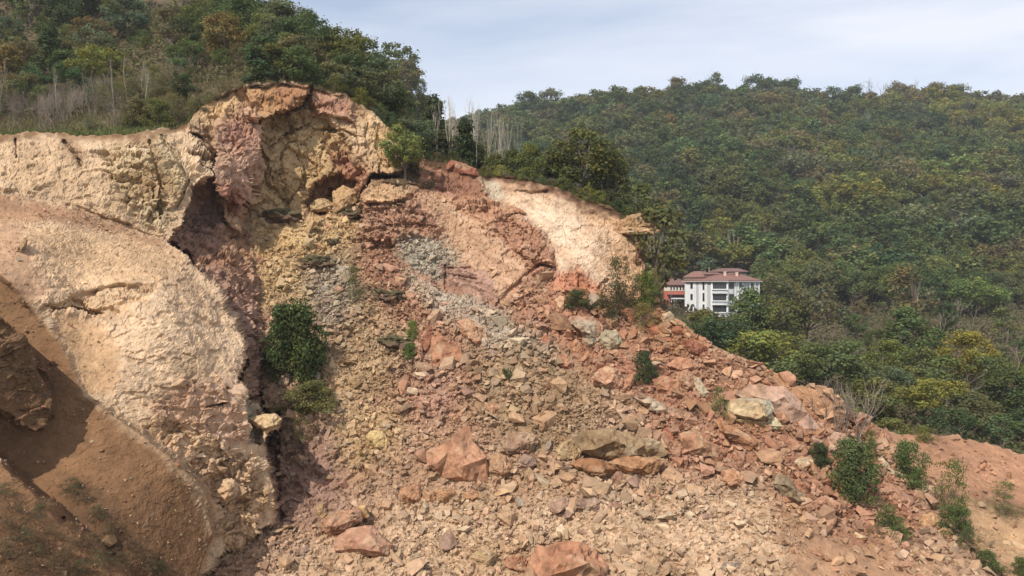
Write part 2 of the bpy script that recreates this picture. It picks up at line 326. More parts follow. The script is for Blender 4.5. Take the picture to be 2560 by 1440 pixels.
# --- shadowed flank of the cliff; its shade is also put into the base colours
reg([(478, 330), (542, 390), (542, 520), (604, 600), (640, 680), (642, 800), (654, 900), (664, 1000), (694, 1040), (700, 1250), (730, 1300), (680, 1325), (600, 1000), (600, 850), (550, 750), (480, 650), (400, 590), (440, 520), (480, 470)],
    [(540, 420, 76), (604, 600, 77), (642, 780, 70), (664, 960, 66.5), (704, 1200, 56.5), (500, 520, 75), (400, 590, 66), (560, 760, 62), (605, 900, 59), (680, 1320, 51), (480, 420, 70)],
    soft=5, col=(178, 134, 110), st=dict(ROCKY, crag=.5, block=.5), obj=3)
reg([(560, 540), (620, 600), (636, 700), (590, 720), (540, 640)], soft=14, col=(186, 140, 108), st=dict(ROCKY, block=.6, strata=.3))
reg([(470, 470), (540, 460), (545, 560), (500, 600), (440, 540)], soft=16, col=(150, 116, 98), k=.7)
# --- cliff, upper tier
reg([(-260, 250), (470, 250), (478, 330), (512, 350), (532, 392), (522, 440), (482, 472), (450, 560), (412, 620), (330, 600), (200, 556), (100, 530), (0, 510), (-260, 490)],
    [(0, 338, 63), (0, 470, 56.8), (200, 340, 67), (200, 510, 60), (400, 330, 72), (402, 580, 64), (530, 392, 75), (470, 310, 79), (300, 450, 64), (-250, 400, 58)], soft=4, col=(226, 190, 148), st=dict(ROCKY, crag=.19, block=.20, fine=.09, strata=.06, lump=.6), obj=3)
reg([(250, 380), (370, 345), (420, 480), (430, 530), (400, 580), (300, 500)], soft=16, col=(214, 190, 148), st=dict(ROCKY, block=.75, crag=.35), k=.9)
reg([(360, 336), (402, 332), (470, 440), (470, 470), (440, 520), (402, 452)], soft=7, col=(198, 168, 122), st=dict(ROCKY, str=.8, crag=.3, block=.3), dd=-.8)
reg([(478, 300), (530, 310), (540, 392), (528, 440), (482, 420), (470, 350)], soft=8, col=(190, 160, 126), st=dict(ROCKY, block=1.0, crag=.5))
reg([(-260, 322), (380, 325), (470, 300), (470, 318), (380, 344), (250, 354), (120, 342), (0, 352), (-260, 350)], soft=4, col=(150, 112, 74), st=dict(DIRT, crag=.25))
reg([(160, 350), (206, 400), (200, 420), (170, 372)], soft=3, col=(132, 96, 62), k=.8)
# --- cliff, lower tier with its bench
LOW = [(-260, 450), (0, 475), (100, 494), (200, 520), (330, 566), (402, 590), (482, 660), (530, 700), (562, 742), (592, 790), (610, 850), (606, 900), (590, 950), (560, 988), (546, 1014), (560, 1016), (578, 985), (592, 960), (608, 962), (616, 1000), (640, 1008), (664, 1040), (700, 1044), (697, 1072), (668, 1078), (656, 1112), (668, 1150), (688, 1220), (686, 1262), (680, 1306), (640, 1334), (560, 1385), (500, 1450), (480, 1600), (-260, 1600)]
reg(LOW, [(0, 478, 56.5), (200, 522, 60), (402, 592, 64), (200, 700, 51), (100, 600, 51), (500, 780, 54.5), (608, 870, 56), (400, 950, 47.5), (590, 1000, 51), (612, 1150, 50), (680, 1290, 50.3), (560, 1380, 46.5), (300, 1000, 45), (60, 780, 44.5), (-250, 600, 44), (690, 1055, 53), (400, 780, 50.5), (200, 900, 45.5)],
    soft=4, col=(228, 190, 148), st=dict(ROCKY, crag=.15, block=.15, fine=.075, lump=.6), obj=3)
reg([(-260, 470), (0, 480), (200, 526), (400, 596), (420, 640), (300, 590), (150, 560), (-260, 560)], soft=14, col=(188, 140, 100), st=dict(DIRT, rub=.08))
reg([(50, 560), (300, 590), (440, 640), (420, 690), (300, 720), (150, 720), (100, 640)], soft=22, col=(232, 188, 138), st=dict(DIRT, crag=.12, fine=.06))
reg([(-260, 520), (40, 560), (90, 640), (120, 740), (60, 760), (-260, 640)], soft=22, col=(208, 162, 122), st=DIRT)
reg([(100, 772), (200, 735), (300, 712), (392, 720), (370, 760), (290, 800), (210, 796)], soft=8, dd=.7, col=(212, 172, 124), st=dict(ROCKY, crag=.3, fine=.12), k=.8)
reg([(120, 780), (210, 800), (260, 830), (300, 880), (280, 980), (215, 985), (140, 840)], soft=14, col=(212, 164, 112), st=dict(DIRT, crag=.1), k=.9)
reg([(440, 960), (600, 960), (612, 1110), (560, 1150), (420, 1120), (380, 1020)], soft=22, col=(218, 174, 140), st=dict(ROCKY, crag=.3, strata=.3))
reg([(330, 1060), (470, 1060), (620, 1150), (680, 1250), (640, 1334), (560, 1385), (520, 1230), (450, 1150)], soft=16, col=(220, 176, 128), st=dict(ROCKY, crag=.25, block=.4, scree=.2, rub=.35))
reg([(612, 990), (640, 1006), (654, 1040), (650, 1112), (616, 1116)], soft=3, dd=1.5, csoft=4, col=(196, 172, 140), st=dict(ROCKY, block=.3))
# --- bank of loose soil against the foot of the cliff
reg([(-260, 610), (-40, 665), (30, 715), (90, 790), (150, 860), (216, 992), (330, 1062), (450, 1152), (520, 1232), (542, 1330), (502, 1440), (470, 1620), (-260, 1620)],
    [(0, 720, 46), (150, 860, 44.9), (216, 992, 43.6), (450, 1152, 43.6), (542, 1330, 44.0), (502, 1440, 41.5), (250, 1250, 40), (100, 1150, 41), (330, 1440, 38), (0, 950, 43.5), (-250, 900, 43)],
    soft=7, col=(146, 104, 64), st=DIRT, obj=4, warp=.5)
reg([(-260, 630), (0, 690), (60, 735), (110, 800), (80, 860), (0, 790), (-260, 740)], soft=14, col=(148, 108, 68), st=dict(DIRT, crag=.2), k=.8)
reg([(216, 992), (330, 1058), (450, 1148), (520, 1230), (536, 1330), (516, 1330), (480, 1230), (400, 1140), (300, 1070)], soft=7, col=(190, 152, 112), k=.85, st=dict(DIRT, rub=.12))
reg([(150, 1200), (260, 1220), (420, 1440), (400, 1600), (200, 1440)], soft=26, col=(122, 88, 58), k=.8)
reg([(-260, 760), (0, 800), (56, 850), (88, 930), (124, 985), (116, 1060), (84, 1072), (40, 1052), (0, 1012), (-260, 960)], [(0, 850, 39.6), (120, 1020, 40.8), (60, 1060, 39.6), (-250, 900, 35.5)],
    soft=4, col=(128, 94, 60), st=dict(ROCKY, crag=.3, block=.2), obj=4)
reg([(-260, 1090), (-60, 1130), (0, 1162), (130, 1272), (222, 1346), (330, 1440), (420, 1620), (-260, 1620)], [(0, 1165, 36), (130, 1272, 35.5), (330, 1440, 34.5), (0, 1440, 30.5), (-250, 1200, 35), (420, 1600, 32)],
    soft=16, col=(150, 106, 66), st=dict(DIRT, crag=.12, lump=.5), obj=4, warp=1.6)
reg([(-260, 1210), (0, 1240), (140, 1350), (260, 1440), (300, 1600), (-260, 1600)], soft=14, col=(110, 78, 48), k=.8)

def crack(pts, wd, dep_, col=None):
    d = np.full(U.shape, 1e9)
    for (ax, ay), (bx, by) in zip(pts[:-1], pts[1:]):
        ex, ey = bx - ax, by - ay; t = np.clip(((U + WX * .7 - ax) * ex + (Vv + WY * .7 - ay) * ey) / (ex * ex + ey * ey), 0, 1)
        d = np.minimum(d, np.hypot(U + WX * .7 - ax - t * ex, Vv + WY * .7 - ay - t * ey))
    global D, COLR
    D = D + dep_ * (1 - sstep(wd * .4, wd, d))
    if col is not None: m = .7 * (1 - sstep(wd * .5, wd * 1.2, d))[..., None]; COLR = COLR * (1 - m) + alb(col) * m
for pts, wd, dp in (([(645, 300), (668, 292), (700, 276), (742, 264), (774, 244), (781, 216)], 7, 1.6), ([(650, 300), (655, 330), (645, 356), (668, 400), (664, 452)], 7, 1.2), ([(680, 352), (730, 330), (772, 310)], 4, .8), ([(785, 330), (850, 325), (900, 345)], 5, .8),
    ([(40, 345), (42, 370), (40, 395)], 4, .8), ([(545, 1014), (570, 985), (592, 955), (610, 900)], 7, 1.8), ([(510, 1022), (550, 1014)], 5, 1.0), ([(1240, 768), (1270, 725), (1310, 692), (1345, 668)], 6, 1.0), ([(1110, 664), (1112, 690), (1114, 722)], 5, .6), ([(1116, 672), (1180, 676)], 4, .5), ([(1120, 690), (1190, 700)], 4, .5),
    ([(1385, 640), (1388, 670), (1350, 664)], 5, 1.2), ([(1480, 735), (1496, 716), (1514, 700)], 6, 1.0), ([(1445, 690), (1452, 716)], 4, .7), ([(925, 515), (970, 512), (1015, 505)], 5, .9), ([(930, 560), (1000, 562), (1095, 568)], 4, .7), ([(120, 782), (180, 775), (260, 800)], 6, .7), ([(1290, 480), (1330, 484), (1370, 480)], 5, .7), ([(160, 352), (205, 415)], 6, .9), ([(400, 340), (470, 450), (440, 520)], 6, .9), ([(372, 350), (400, 450), (404, 540)], 6, .8)):
    crack(pts, wd, dp)
# --- displacement
def blur(a, n):
    for ax in (0, 1):
        pad = [(0, 0)] * a.ndim; pad[ax] = (n, n)
        c = np.cumsum(np.pad(a, pad, mode='edge'), axis=ax); z = np.zeros_like(np.take(c, [0], ax))
        c = np.concatenate([z, c], ax); L_ = a.shape[ax]
        a = (np.take(c, range(2 * n + 1, 2 * n + 1 + L_), ax) - np.take(c, range(0, L_), ax)) / (2 * n + 1)
    return a
def normals(P):
    du = np.gradient(P, axis=1); dv = np.gradient(P, axis=0)
    n = np.cross(dv, du); n /= np.linalg.norm(n, axis=-1, keepdims=True) + 1e-9
    return n
def squeeze(d): return np.where(d > 60, 60 + (d - 60) * .72, d)
D = squeeze(D)
P = np.stack([(U - 1280) / FPX * D, D, (720 - Vv) / FPX * D], -1)
NB = normals(blur(P, 4)); view = -P / np.linalg.norm(P, axis=-1, keepdims=True)
NB = np.where((NB * view).sum(-1, keepdims=True) < 0, -NB, NB)
DIRN = NB * .7 + view * .5; DIRN /= np.linalg.norm(DIRN, axis=-1, keepdims=True)
fade = np.clip(np.arange(NV) / 8.0, 0.25, 1)[:, None]      # the crest keeps its line
h = AMP['lump'] * fbm(P / 7.0, 3, 31) * 1.1
pw = P + .35 * np.stack([fbm(P / 1.5, 2, 41), fbm(P / 1.5, 2, 42), fbm(P / 1.5, 2, 43)], -1)
h = h + AMP['crag'] * ridged(pw / np.array([2.6, 2.6, 2.0]), 4, 51) * .62
f1, f2, cid = worley(pw / np.array([1.5, 1.5, 1.05]), 61)
h = h + AMP['block'] * ((cid - .5) * 1.35 - .35 * AMP['block'] * (1 - sstep(0.0, .10, f2 - f1)))
f1b, f2b, cidb = worley(pw / np.array([.62, .62, .45]), 71)
h = h + AMP['block'] * .55 * ((cidb - .5) - .4 * AMP['block'] * (1 - sstep(0.0, .12, f2b - f1b)))
f1c, f2c, cidc = worley(pw / np.array([.34, .34, .2]), 77)
h = h + AMP['fine'] * (ridged(P / .6, 3, 81) * .8 + (cidb - .5) * .8 + (cidc - .5) * .9)
h = h + AMP['scree'] * ((cidb - .5) * .7 + (cidc - .5) * .5 + fbm(P / 3.0, 4, 83) * 1.8)
zz = (P[..., 2] + .35 * P[..., 0] + .5 * fbm(P / 4, 2, 91)) / .7
sf = zz - np.floor(zz); h = h + AMP['strata'] * ((sf ** 3) * 1.2 + (_hash(np.floor(zz).astype(int), np.zeros(U.shape, int), np.zeros(U.shape, int), 3) - .5) * 1.2)
P = P + DIRN * (h * fade)[..., None]

fj1, fj2, cj = worley((P + .6 * np.stack([fbm(P / 2.5, 2, 45)] * 3, -1)) / np.array([1.7, 1.7, 4.6]), 87)
jm = np.where(OBJ == 1, 1.0, np.where(OBJ == 2, .5, 0)) * np.clip(AMP['block'] * 2.5, 0, 1) * fade
P = P + DIRN * (jm * ((cj - .5) * .9 - .35 * (1 - sstep(0, .09, fj2 - fj1))))[..., None]
# --- colour of the stone: veins, stains and bedding
n1_ = fbm(P / 3.2, 4, 101); n2_ = fbm(P / .7, 3, 102); n3_ = fbm(P / 11, 3, 103)
rock = np.clip(AMP['crag'] + AMP['block'] + AMP['scree'] * 1.6, 0, 1)
tint = 1 + rock[..., None] * (n1_[..., None] * np.array([.24, .34, .46]) + n2_[..., None] * .28 + (cid[..., None] - .5) * np.array([.22, .26, .30])) + (1 - rock)[..., None] * (n1_[..., None] * .3 + n2_[..., None] * .22)
COLR = COLR * np.clip(tint, .35, 1.6)
iron = sstep(.12, .5, fbm(P / np.array([2.2, 2.2, 1.1]), 4, 111)) * rock
COLR = COLR * (1 - .28 * iron[..., None]) + alb((172, 112, 80)) * (.28 * iron[..., None])
ochre = sstep(.15, .5, fbm(P / 4.5, 3, 115)) * rock
COLR = COLR * (1 - .2 * ochre[..., None]) + alb((206, 158, 88)) * (.2 * ochre[..., None])
ds = (P[..., 0] * .62 + P[..., 2] * .78); dq = np.stack([ds / .5, (P[..., 0] * .78 - P[..., 2] * .62) / 6.0, P[..., 1] / 8], -1)
streak = ridged(dq, 3, 121); COLR = COLR * (1 + AMP['str'][..., None] * streak[..., None] * np.array([.26, .36, .44]))
COLR = np.clip(COLR, .01, .75)

def grid_faces(mask):
    idx = np.arange(NU * NV).reshape(NV, NU)
    F = np.stack([idx[1:, :-1], idx[1:, 1:], idx[:-1, 1:], idx[:-1, :-1]], -1)[mask]
    used, inv = np.unique(F, return_inverse=True); return used, inv.reshape(F.shape)
face_obj = OBJ[:-1, :-1]
for i, nm in enumerate(OBJN):
    used, F = grid_faces(face_obj == i)
    if len(F) == 0: continue
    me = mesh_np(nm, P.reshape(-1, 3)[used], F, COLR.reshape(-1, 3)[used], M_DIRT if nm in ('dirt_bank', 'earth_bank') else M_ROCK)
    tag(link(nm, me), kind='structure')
def surf_ij(px, py):
    j = int(np.clip(np.searchsorted(u, px), 0, NU - 1))
    i = int(np.clip(np.argmin(np.abs(Vv[:, j] - py)), 0, NV - 1)); return i, j
def surf(px, py):
    i, j = surf_ij(px, py); return Vector(P[i, j])

# ---------------------------------------------------------------- ground behind the crest: wooded hill, ridge top, valley, far hill
HP = [(-250, 322, 60), (0, 335, 66), (0, 300, 80), (0, 250, 98), (200, 330, 69), (430, 318, 74), (560, 230, 83), (700, 203, 91), (890, 255, 93.5), (1000, 350, 94),
      (300, 235, 100), (600, 185, 101), (760, 195, 101), (300, 130, 140), (0, 90, 145), (500, 75, 148), (690, 85, 150), (850, 172, 106), (950, 245, 105), (1040, 335, 103),
      (760, 140, 132), (300, -60, 190), (0, -60, 185), (-250, 200, 95), (-250, 50, 140), (650, 70, 165), (1050, 360, 140), (700, 150, 200), (400, -60, 230)]
HW = [P3(a, b, float(squeeze(np.array(c)))) for a, b, c in HP]
def z_hill(x, y): return tps([(a * 5, b * 5, c) for a, b, c in HW], x * 5, y * 5, 1e-3)
PY = [40, 70, 95, 115, 150, 200, 225, 260, 330, 450, 520, 640, 760, 1000]
PZ = [-24, -20, -17.5, -16.5, -12.5, -8.0, -3, 11, 45, 95, 104, 92, 60, 30]
def z_val(x, y):
    z = np.interp(y, PY, PZ); a = x / y
    k = np.interp(a, [-.4, -.1, .05, .2, .35, .5, .65, .9], [.75, .86, .98, 1.04, 1.06, 1.03, .97, .9])
    q = np.stack([x / 60, y / 60, x * 0], -1)
    return np.where(z > 0, z * k, z) + fbm(q, 3, 131) * np.interp(y, [100, 220, 400, 600], [.8, 2.0, 9, 9])
def z_ground(x, y):
    px = 1280 + x / y * FPX; hl = sstep(1170, 1010, px); hl = hl * (1 - sstep(235, 330, y))
    return z_val(x, y) * (1 - hl) + np.clip(z_hill(x, y), -25, 80) * hl
jj = np.arange(0, NU, 2); ub = u[jj]; pb = P[0, jj]
kk = np.concatenate([[0], np.cumsum(np.linspace(.35, 1.2, 40) ** 1.0), ]); kk = np.concatenate([kk, kk[-1] + np.cumsum(1.0 * 1.042 ** np.arange(1, 76))])
NB_ = len(kk); G = np.zeros((NB_, len(jj), 3))
G[..., 1] = pb[None, :, 1] + kk[:, None]; G[..., 0] = pb[None, :, 0] * G[..., 1] / pb[None, :, 1]
zg = z_ground(G[..., 0], G[..., 1]); fl = np.interp(ub, [900, 1060, 1600, 1660, 3000], [8, 30, 30, 9, 9])
wb = sstep(0, 1, kk[:, None] / fl[None, :]); z0 = pb[None, :, 2]
G[..., 2] = z0 * (1 - wb) + zg * wb
G[1:, :, 2] += .25 * fbm(G[1:] / 2.0, 3, 141)
gp = np.stack([G[..., 0], G[..., 1], G[..., 2]], -1)
gn = fbm(gp / 9, 4, 151); gf = fbm(gp / 1.2, 3, 152)
gc = np.array([.115, .085, .050]) * (1 + .5 * gf[..., None]) * np.ones(gn.shape + (3,))
gr = sstep(-.1, .3, gn)[..., None]; gc = gc * (1 - gr) + np.array([.085, .085, .035]) * gr * (1 + .4 * gf[..., None])
near = (1 - sstep(2, 9, kk))[:, None] * (ub < 440)[None, :]; gc = gc * (1 - .85 * near[..., None]) + np.array([.11, .125, .045]) * .85 * near[..., None] * (1 + .5 * gf[..., None])
gc = np.clip(gc, .01, .5)
idx = np.arange(NB_ * len(jj)).reshape(NB_, len(jj))
Fb = np.stack([idx[:-1, :-1], idx[:-1, 1:], idx[1:, 1:], idx[1:, :-1]], -1)
for nm, sel in (('wooded_hill', ub[:-1] < 1050), ('far_hill', ub[:-1] >= 1050)):
    f = Fb[:, sel].reshape(-1, 4); used, inv = np.unique(f, return_inverse=True)
    tag(link(nm, mesh_np(nm, G.reshape(-1, 3)[used], inv.reshape(f.shape), gc.reshape(-1, 3)[used], M_DIRT, True)), kind='structure')
def ground_z(px, y):                              # height of that sheet on a bearing
    j = int(np.clip(np.searchsorted(ub, px), 0, len(jj) - 1)); return float(np.interp(y, G[:, j, 1], G[:, j, 2]))
def gpt(px, y): return Vector(((px - 1280) / FPX * y, y, ground_z(px, y)))
def gpy(px, y): return 720 - ground_z(px, y) / y * FPX
gm = MB(); gm.prism([(1400 * math.cos(a), 600 + 1400 * math.sin(a)) for a in np.linspace(0, 2 * math.pi, 48, endpoint=False)], -31, -30)
tag(gm.build('ground', plain('far_plain', (.10, .095, .05), .95, .4, .02)), kind='structure')
# ---------------------------------------------------------------- rocks
def ico(sub):
    bm = bmesh.new(); bmesh.ops.create_icosphere(bm, subdivisions=sub, radius=1)
    v = np.array([q.co[:] for q in bm.verts]); f = np.array([[x.index for x in p.verts] for p in bm.faces]); bm.free(); return v, f
ICO = {k: ico(k) for k in (1, 2, 3, 4)}
def rock_shape(seed, sub=2, planes=9, slab=1.0, rough=.05):
    r = np.random.default_rng(seed); v, f = ICO[sub]; v = v / np.linalg.norm(v, axis=1, keepdims=True)
    n = r.normal(size=(planes, 3)); n /= np.linalg.norm(n, axis=1, keepdims=True); d = r.uniform(.55, 1.0, planes)
    m = np.stack([d[i] / np.maximum(v @ n[i], 1e-3) for i in range(planes)], 0).min(0); m = np.minimum(m, 1.25)
    p = v * m[:, None]
    p = p + rough * np.stack([fbm(p * 2.2 + seed, 3, 7), fbm(p * 2.2 + seed, 3, 8), fbm(p * 2.2 + seed, 3, 9)], -1)
    p = p * np.array([1.0, r.uniform(.65, .95), slab * r.uniform(.75, 1.0)])
    return p, f
def hull_rock(seed, n=11, slab=.6, elong=.8):
    r = np.random.default_rng(seed); bm = bmesh.new()
    for k in range(n):
        q = r.uniform(-1, 1, 3); a = np.abs(q).max(); q = q / a * r.uniform(.75, 1.0)
        bm.verts.new(q * np.array([1.0, elong, slab]))
    bmesh.ops.convex_hull(bm, input=bm.verts[:]); bmesh.ops.delete(bm, geom=[v for v in bm.verts if not v.link_faces], context='VERTS')
    bmesh.ops.triangulate(bm, faces=bm.faces[:]); bmesh.ops.recalc_face_normals(bm, faces=bm.faces[:]); bm.verts.index_update()
    v = np.array([q.co[:] for q in bm.verts]); f = np.array([[x.index for x in p.verts] for p in bm.faces]); bm.free(); return v, f
def hull_fine(seed, n, slab, elong, rough):
    v, f = hull_rock(seed, n, slab, elong); bm = bmesh.new(); vs = [bm.verts.new(q) for q in v]
    for t in f: bm.faces.new([vs[i] for i in t])
    bmesh.ops.subdivide_edges(bm, edges=[e for e in bm.edges if e.calc_length() > .3], cuts=3, use_grid_fill=True); bmesh.ops.triangulate(bm, faces=bm.faces[:]); bm.normal_update(); bm.verts.index_update()
    v = np.array([q.co[:] for q in bm.verts]); nn = np.array([q.normal[:] for q in bm.verts]); f = np.array([[x.index for x in p.verts] for p in bm.faces]); bm.free()
    v = v + nn * (rough * (ridged(v * 1.6 + seed, 3, 7) + .5 * fbm(v * 6, 2, 9)))[:, None] - nn * rough * .5
    return v, f
def rotm(r, flat=.6):
    a = r.uniform(0, 2 * math.pi); b = r.normal() * flat; c = r.normal() * flat
    return np.array(Matrix.Rotation(a, 3, 'Z') @ Matrix.Rotation(b, 3, 'X') @ Matrix.Rotation(c, 3, 'Y'))
PN = normals(blur(P, 3)); PN = np.where((PN * view).sum(-1, keepdims=True) < 0, -PN, PN)
def smooth_col(i, j):
    return COLR[max(0, i - 6):i + 7, max(0, j - 6):j + 7].reshape(-1, 3).mean(0)
CB = blur(COLR, 4)
# uncountable broken stone
def rubble(name, n, smin, smax, power, sub, wt, seed, keep=lambda i, j: True, palette=.25):
    r = np.random.default_rng(seed)
    a = np.linalg.norm(np.cross(np.gradient(P, axis=1), np.gradient(P, axis=0)), axis=-1)
    a = np.minimum(a, np.percentile(a, 98)) * wt * ((U > -120) & (U < 2680) & (Vv < 1500))
    a[:2] = 0
    c = np.cumsum(a.ravel()); k = np.searchsorted(c, r.uniform(0, c[-1], n)); i, j = np.unravel_index(np.clip(k, 0, a.size - 1), a.shape)
    sz = smin * (1 - r.uniform(0, 1, n) * (1 - (smin / smax) ** power)) ** (-1 / power)
    protos = [hull_rock(900 + q, int(r.integers(8, 13)), r.uniform(.25, .8), r.uniform(.55, 1)) for q in range(24)]
    pi = r.integers(0, 24, n)
    Vs, Fs, Cs, base = [], [], [], 0
    base_c = CB[i, j]
    pal = alb(np.array([214, 186, 138]))
    pals = np.array([alb(c) for c in ((206, 176, 132), (190, 122, 86), (170, 158, 142), (208, 164, 132), (196, 162, 104), (150, 112, 92), (222, 200, 164))])
    cc = base_c * (1 - palette) + pals[r.integers(0, len(pals), n)] * palette
    cc = cc * r.uniform(.78, 1.28, (n, 1))
    pos = P[i, j] + PN[i, j] * (sz * r.uniform(.05, .32, n))[:, None]
    A = r.uniform(0, 2 * math.pi, n); B = r.normal(size=n) * .62; Cc = r.normal(size=n) * .62
    ca, sa, cb, sb, c2, s2 = np.cos(A), np.sin(A), np.cos(B), np.sin(B), np.cos(Cc), np.sin(Cc)
    z = np.zeros(n); o = np.ones(n)
    Rz = np.stack([np.stack([ca, -sa, z], -1), np.stack([sa, ca, z], -1), np.stack([z, z, o], -1)], 1)
    Rx = np.stack([np.stack([o, z, z], -1), np.stack([z, cb, -sb], -1), np.stack([z, sb, cb], -1)], 1)
    Ry = np.stack([np.stack([c2, z, s2], -1), np.stack([z, o, z], -1), np.stack([-s2, z, c2], -1)], 1)
    # lie roughly along the slope
    T = np.array(Matrix.Rotation(rad(26), 3, 'X'))
    R = np.einsum('ij,njk,nkl,nlm->nim', T, Rz, Rx, Ry)
    for q in range(24):
        s = np.where(pi == q)[0]
        if not len(s): continue
        v, f = protos[q]
        vv = np.einsum('nij,kj->nki', R[s], v) * (sz[s] * .5)[:, None, None] + pos[s][:, None, :]
        Vs.append(vv.reshape(-1, 3)); Fs.append((f[None] + (np.arange(len(s)) * len(v))[:, None, None] + base).reshape(-1, 3))
        Cs.append(np.repeat(cc[s], len(v), 0)); base += len(s) * len(v)
    me = mesh_np(name, np.concatenate(Vs), np.concatenate(Fs), np.concatenate(Cs), M_RUB)
    return link(name, me)
OUTL = []
# distinctive boulders: outline as seen, own distance, thickness and facets
def boulder(label, pts, col, inner=None, th=None, bul=.34, name='boulder', cat='boulder', seed=1, rough=1.0, group='boulders lying on the landslide', veins=None, off=0.0, par=None, at=None):
    r = np.random.default_rng(seed + len(pts) * 13); pts = np.array(pts, float)
    c = pts.mean(0); by = pts[:, 1].max(); bx = pts[np.argmax(pts[:, 1]), 0]
    pts = pts.mean(0) + (pts - pts.mean(0)) * (1.16 if pts[:, 0].mean() > 1350 else 1.07); OUTL.append(pts)
    Dc = (min(surf(bx, by - 4)[1], surf(bx, by + 6)[1] + .5)) + .10 + off if at is None else at
    wpx = np.ptp(pts[:, 0]); hpx = np.ptp(pts[:, 1]); m = Dc / FPX; sz = math.sqrt(wpx * hpx) * m
    th = th or 1.0 * sz
    area = sum(pts[i - 1, 0] * pts[i, 1] - pts[i, 0] * pts[i - 1, 1] for i in range(len(pts)))
    if area < 0: pts = pts[::-1]
    if inner is None:
        inner = []
        k = np.arange(len(pts)); r.shuffle(k)
        for q in k[:max(3, int(len(pts) * .6))]:
            t = r.uniform(.35, .72); e = c + (pts[q] - c) * t; inner.append((e[0] - wpx * .03, e[1] + hpx * r.uniform(-.02, .06), bul * sz * r.uniform(.75, 1.15)))
    n = len(pts)
    co = [Vector(p) for p in pts] + [Vector(p[:2]) for p in inner]
    vv, ee, ff = geometry.delaunay_2d_cdt(co, [(i, (i + 1) % n) for i in range(n)], [], 1, 1e-4)[:3]
    bulge = {i: 0.0 for i in range(n)}
    tilt = .45                                     # upper edge leans back with the slope
    def W(px, py, d): return np.array(P3(px, py, Dc + d + tilt * (by - py) * m * .6))
    bm = bmesh.new(); V1 = []
    ip = np.array([p[:2] for p in inner]); ib = [p[2] for p in inner]
    for q in vv:
        dd = ((ip - np.array(q)) ** 2).sum(1); k = int(dd.argmin()); b = ib[k] if dd[k] < .01 else 0
        V1.append(bm.verts.new(W(q[0], q[1], -b)))
    for f in ff:
        try: bm.faces.new([V1[i] for i in f])
        except ValueError: pass
    bnd = [e for e in bm.edges if len(e.link_faces) == 1]
    ret = bmesh.ops.extrude_edge_only(bm, edges=bnd); nv = [g for g in ret['geom'] if isinstance(g, bmesh.types.BMVert)]
    cw = Vector(W(c[0], c[1], 0)); dv = cw.normalized()
    for q in nv: q.co = cw + (q.co - cw) * .82 + dv * th
    be = [e for e in bm.edges if len(e.link_faces) == 1]
    bmesh.ops.holes_fill(bm, edges=be)
    bmesh.ops.triangulate(bm, faces=bm.faces[:])
    bmesh.ops.recalc_face_normals(bm, faces=bm.faces[:])
    if sz > .5:
        lim = max(.08, .075 * sz)
        for _ in range(4):
            es = [e for e in bm.edges if e.calc_length() > lim * 1.6]
            if not es or len(bm.verts) > 4000: break
            bmesh.ops.subdivide_edges(bm, edges=es, cuts=1); bmesh.ops.triangulate(bm, faces=bm.faces[:])
    bm.normal_update()
    A = np.array([q.co[:] for q in bm.verts]); NN = np.array([q.normal[:] for q in bm.verts]); F = np.array([[x.index for x in p.verts] for p in bm.faces]); bm.free()
    a = rough * (.055 * sz ** .7)
    zz = (A[:, 2] * .9 + .3 * A[:, 0]) / (.16 * sz + .05)
    A = A + NN * (a * (ridged(A / (.30 * sz), 4, seed + 3) * 1.0 + .8 * fbm(A / (.09 * sz), 2, seed + 6) + .35 * ((zz - np.floor(zz)) - .5)))[:, None]
    wf = worley(A / (.38 * sz) + .4 * fbm(A / (.2 * sz), 2, seed + 40)[:, None], seed + 30); A = A - NN * (a * 1.1 * (1 - sstep(0, .10, wf[1] - wf[0])) - a * .9 * (wf[2] - .5))[:, None]
    cc = alb(col) * np.ones((len(A), 1)) * r.uniform(.86, 1.04)
    cc = cc * (1 + .30 * fbm(A / (.35 * sz), 3, seed + 9)[:, None] * np.array([.7, 1, 1.2]) + .16 * fbm(A / .15, 2, seed + 11)[:, None])
    if veins is not None:
        s = sstep(.0, .35, fbm(A / (.45 * sz), 3, seed + 21))[:, None]; cc = cc * (1 - .8 * s) + alb(veins) * .8 * s
    else: s = .5 * sstep(.05, .4, fbm(A / (.3 * sz), 4, seed + 23))[:, None]; cc = cc * (1 - s) + alb((212, 178, 140)) * s
    s = .35 * sstep(.1, .4, fbm(A / (.22 * sz), 4, seed + 27))[:, None]; cc = cc * (1 - s * .9)
    ctr = np.array(cw + dv * th * .4)
    me = mesh_np(name, A - ctr, F, np.clip(cc, .01, .8), M_BOUL)
    o = link(name, me, par, loc=tuple(ctr)); 
    if label: tag(o, label, cat, group)
    return o
def Z(k, pts):                                     # points read off an enlarged view: k = its origin
    return [(k[0] + a / 2.8444, k[1] + b / 2.8444) for a, b in pts]
def ZI(k, pts): return [(k[0] + a / 2.8444, k[1] + b / 2.8444, c) for a, b, c in pts]
K8, K6, K7, K9, K5, K2, K1, K4 = (850, 934), (850, 600), (1660, 600), (1660, 934), (0, 934), (850, 150), (0, 0), (0, 440)
MAUVE = (178, 142, 122)
boulder('biggest tan pink boulder at the foot of the scree, its right facet dark', Z(K8, [(632, 562), (760, 505), (880, 398), (915, 402), (936, 490), (1030, 588), (1036, 740), (950, 770), (850, 760), (730, 715), (655, 640)]), (206, 146, 106),
        ZI(K8, [(690, 640, .75), (880, 655, 1.25), (1018, 605, .55), (860, 480, .35), (770, 560, .6), (860, 735, .75)]), seed=3)
boulder('tan block leaning against the right side of the biggest boulder', Z(K8, [(1040, 690), (1090, 600), (1130, 575), (1180, 600), (1235, 690), (1180, 730), (1060, 735)]), (204, 152, 108), seed=4)
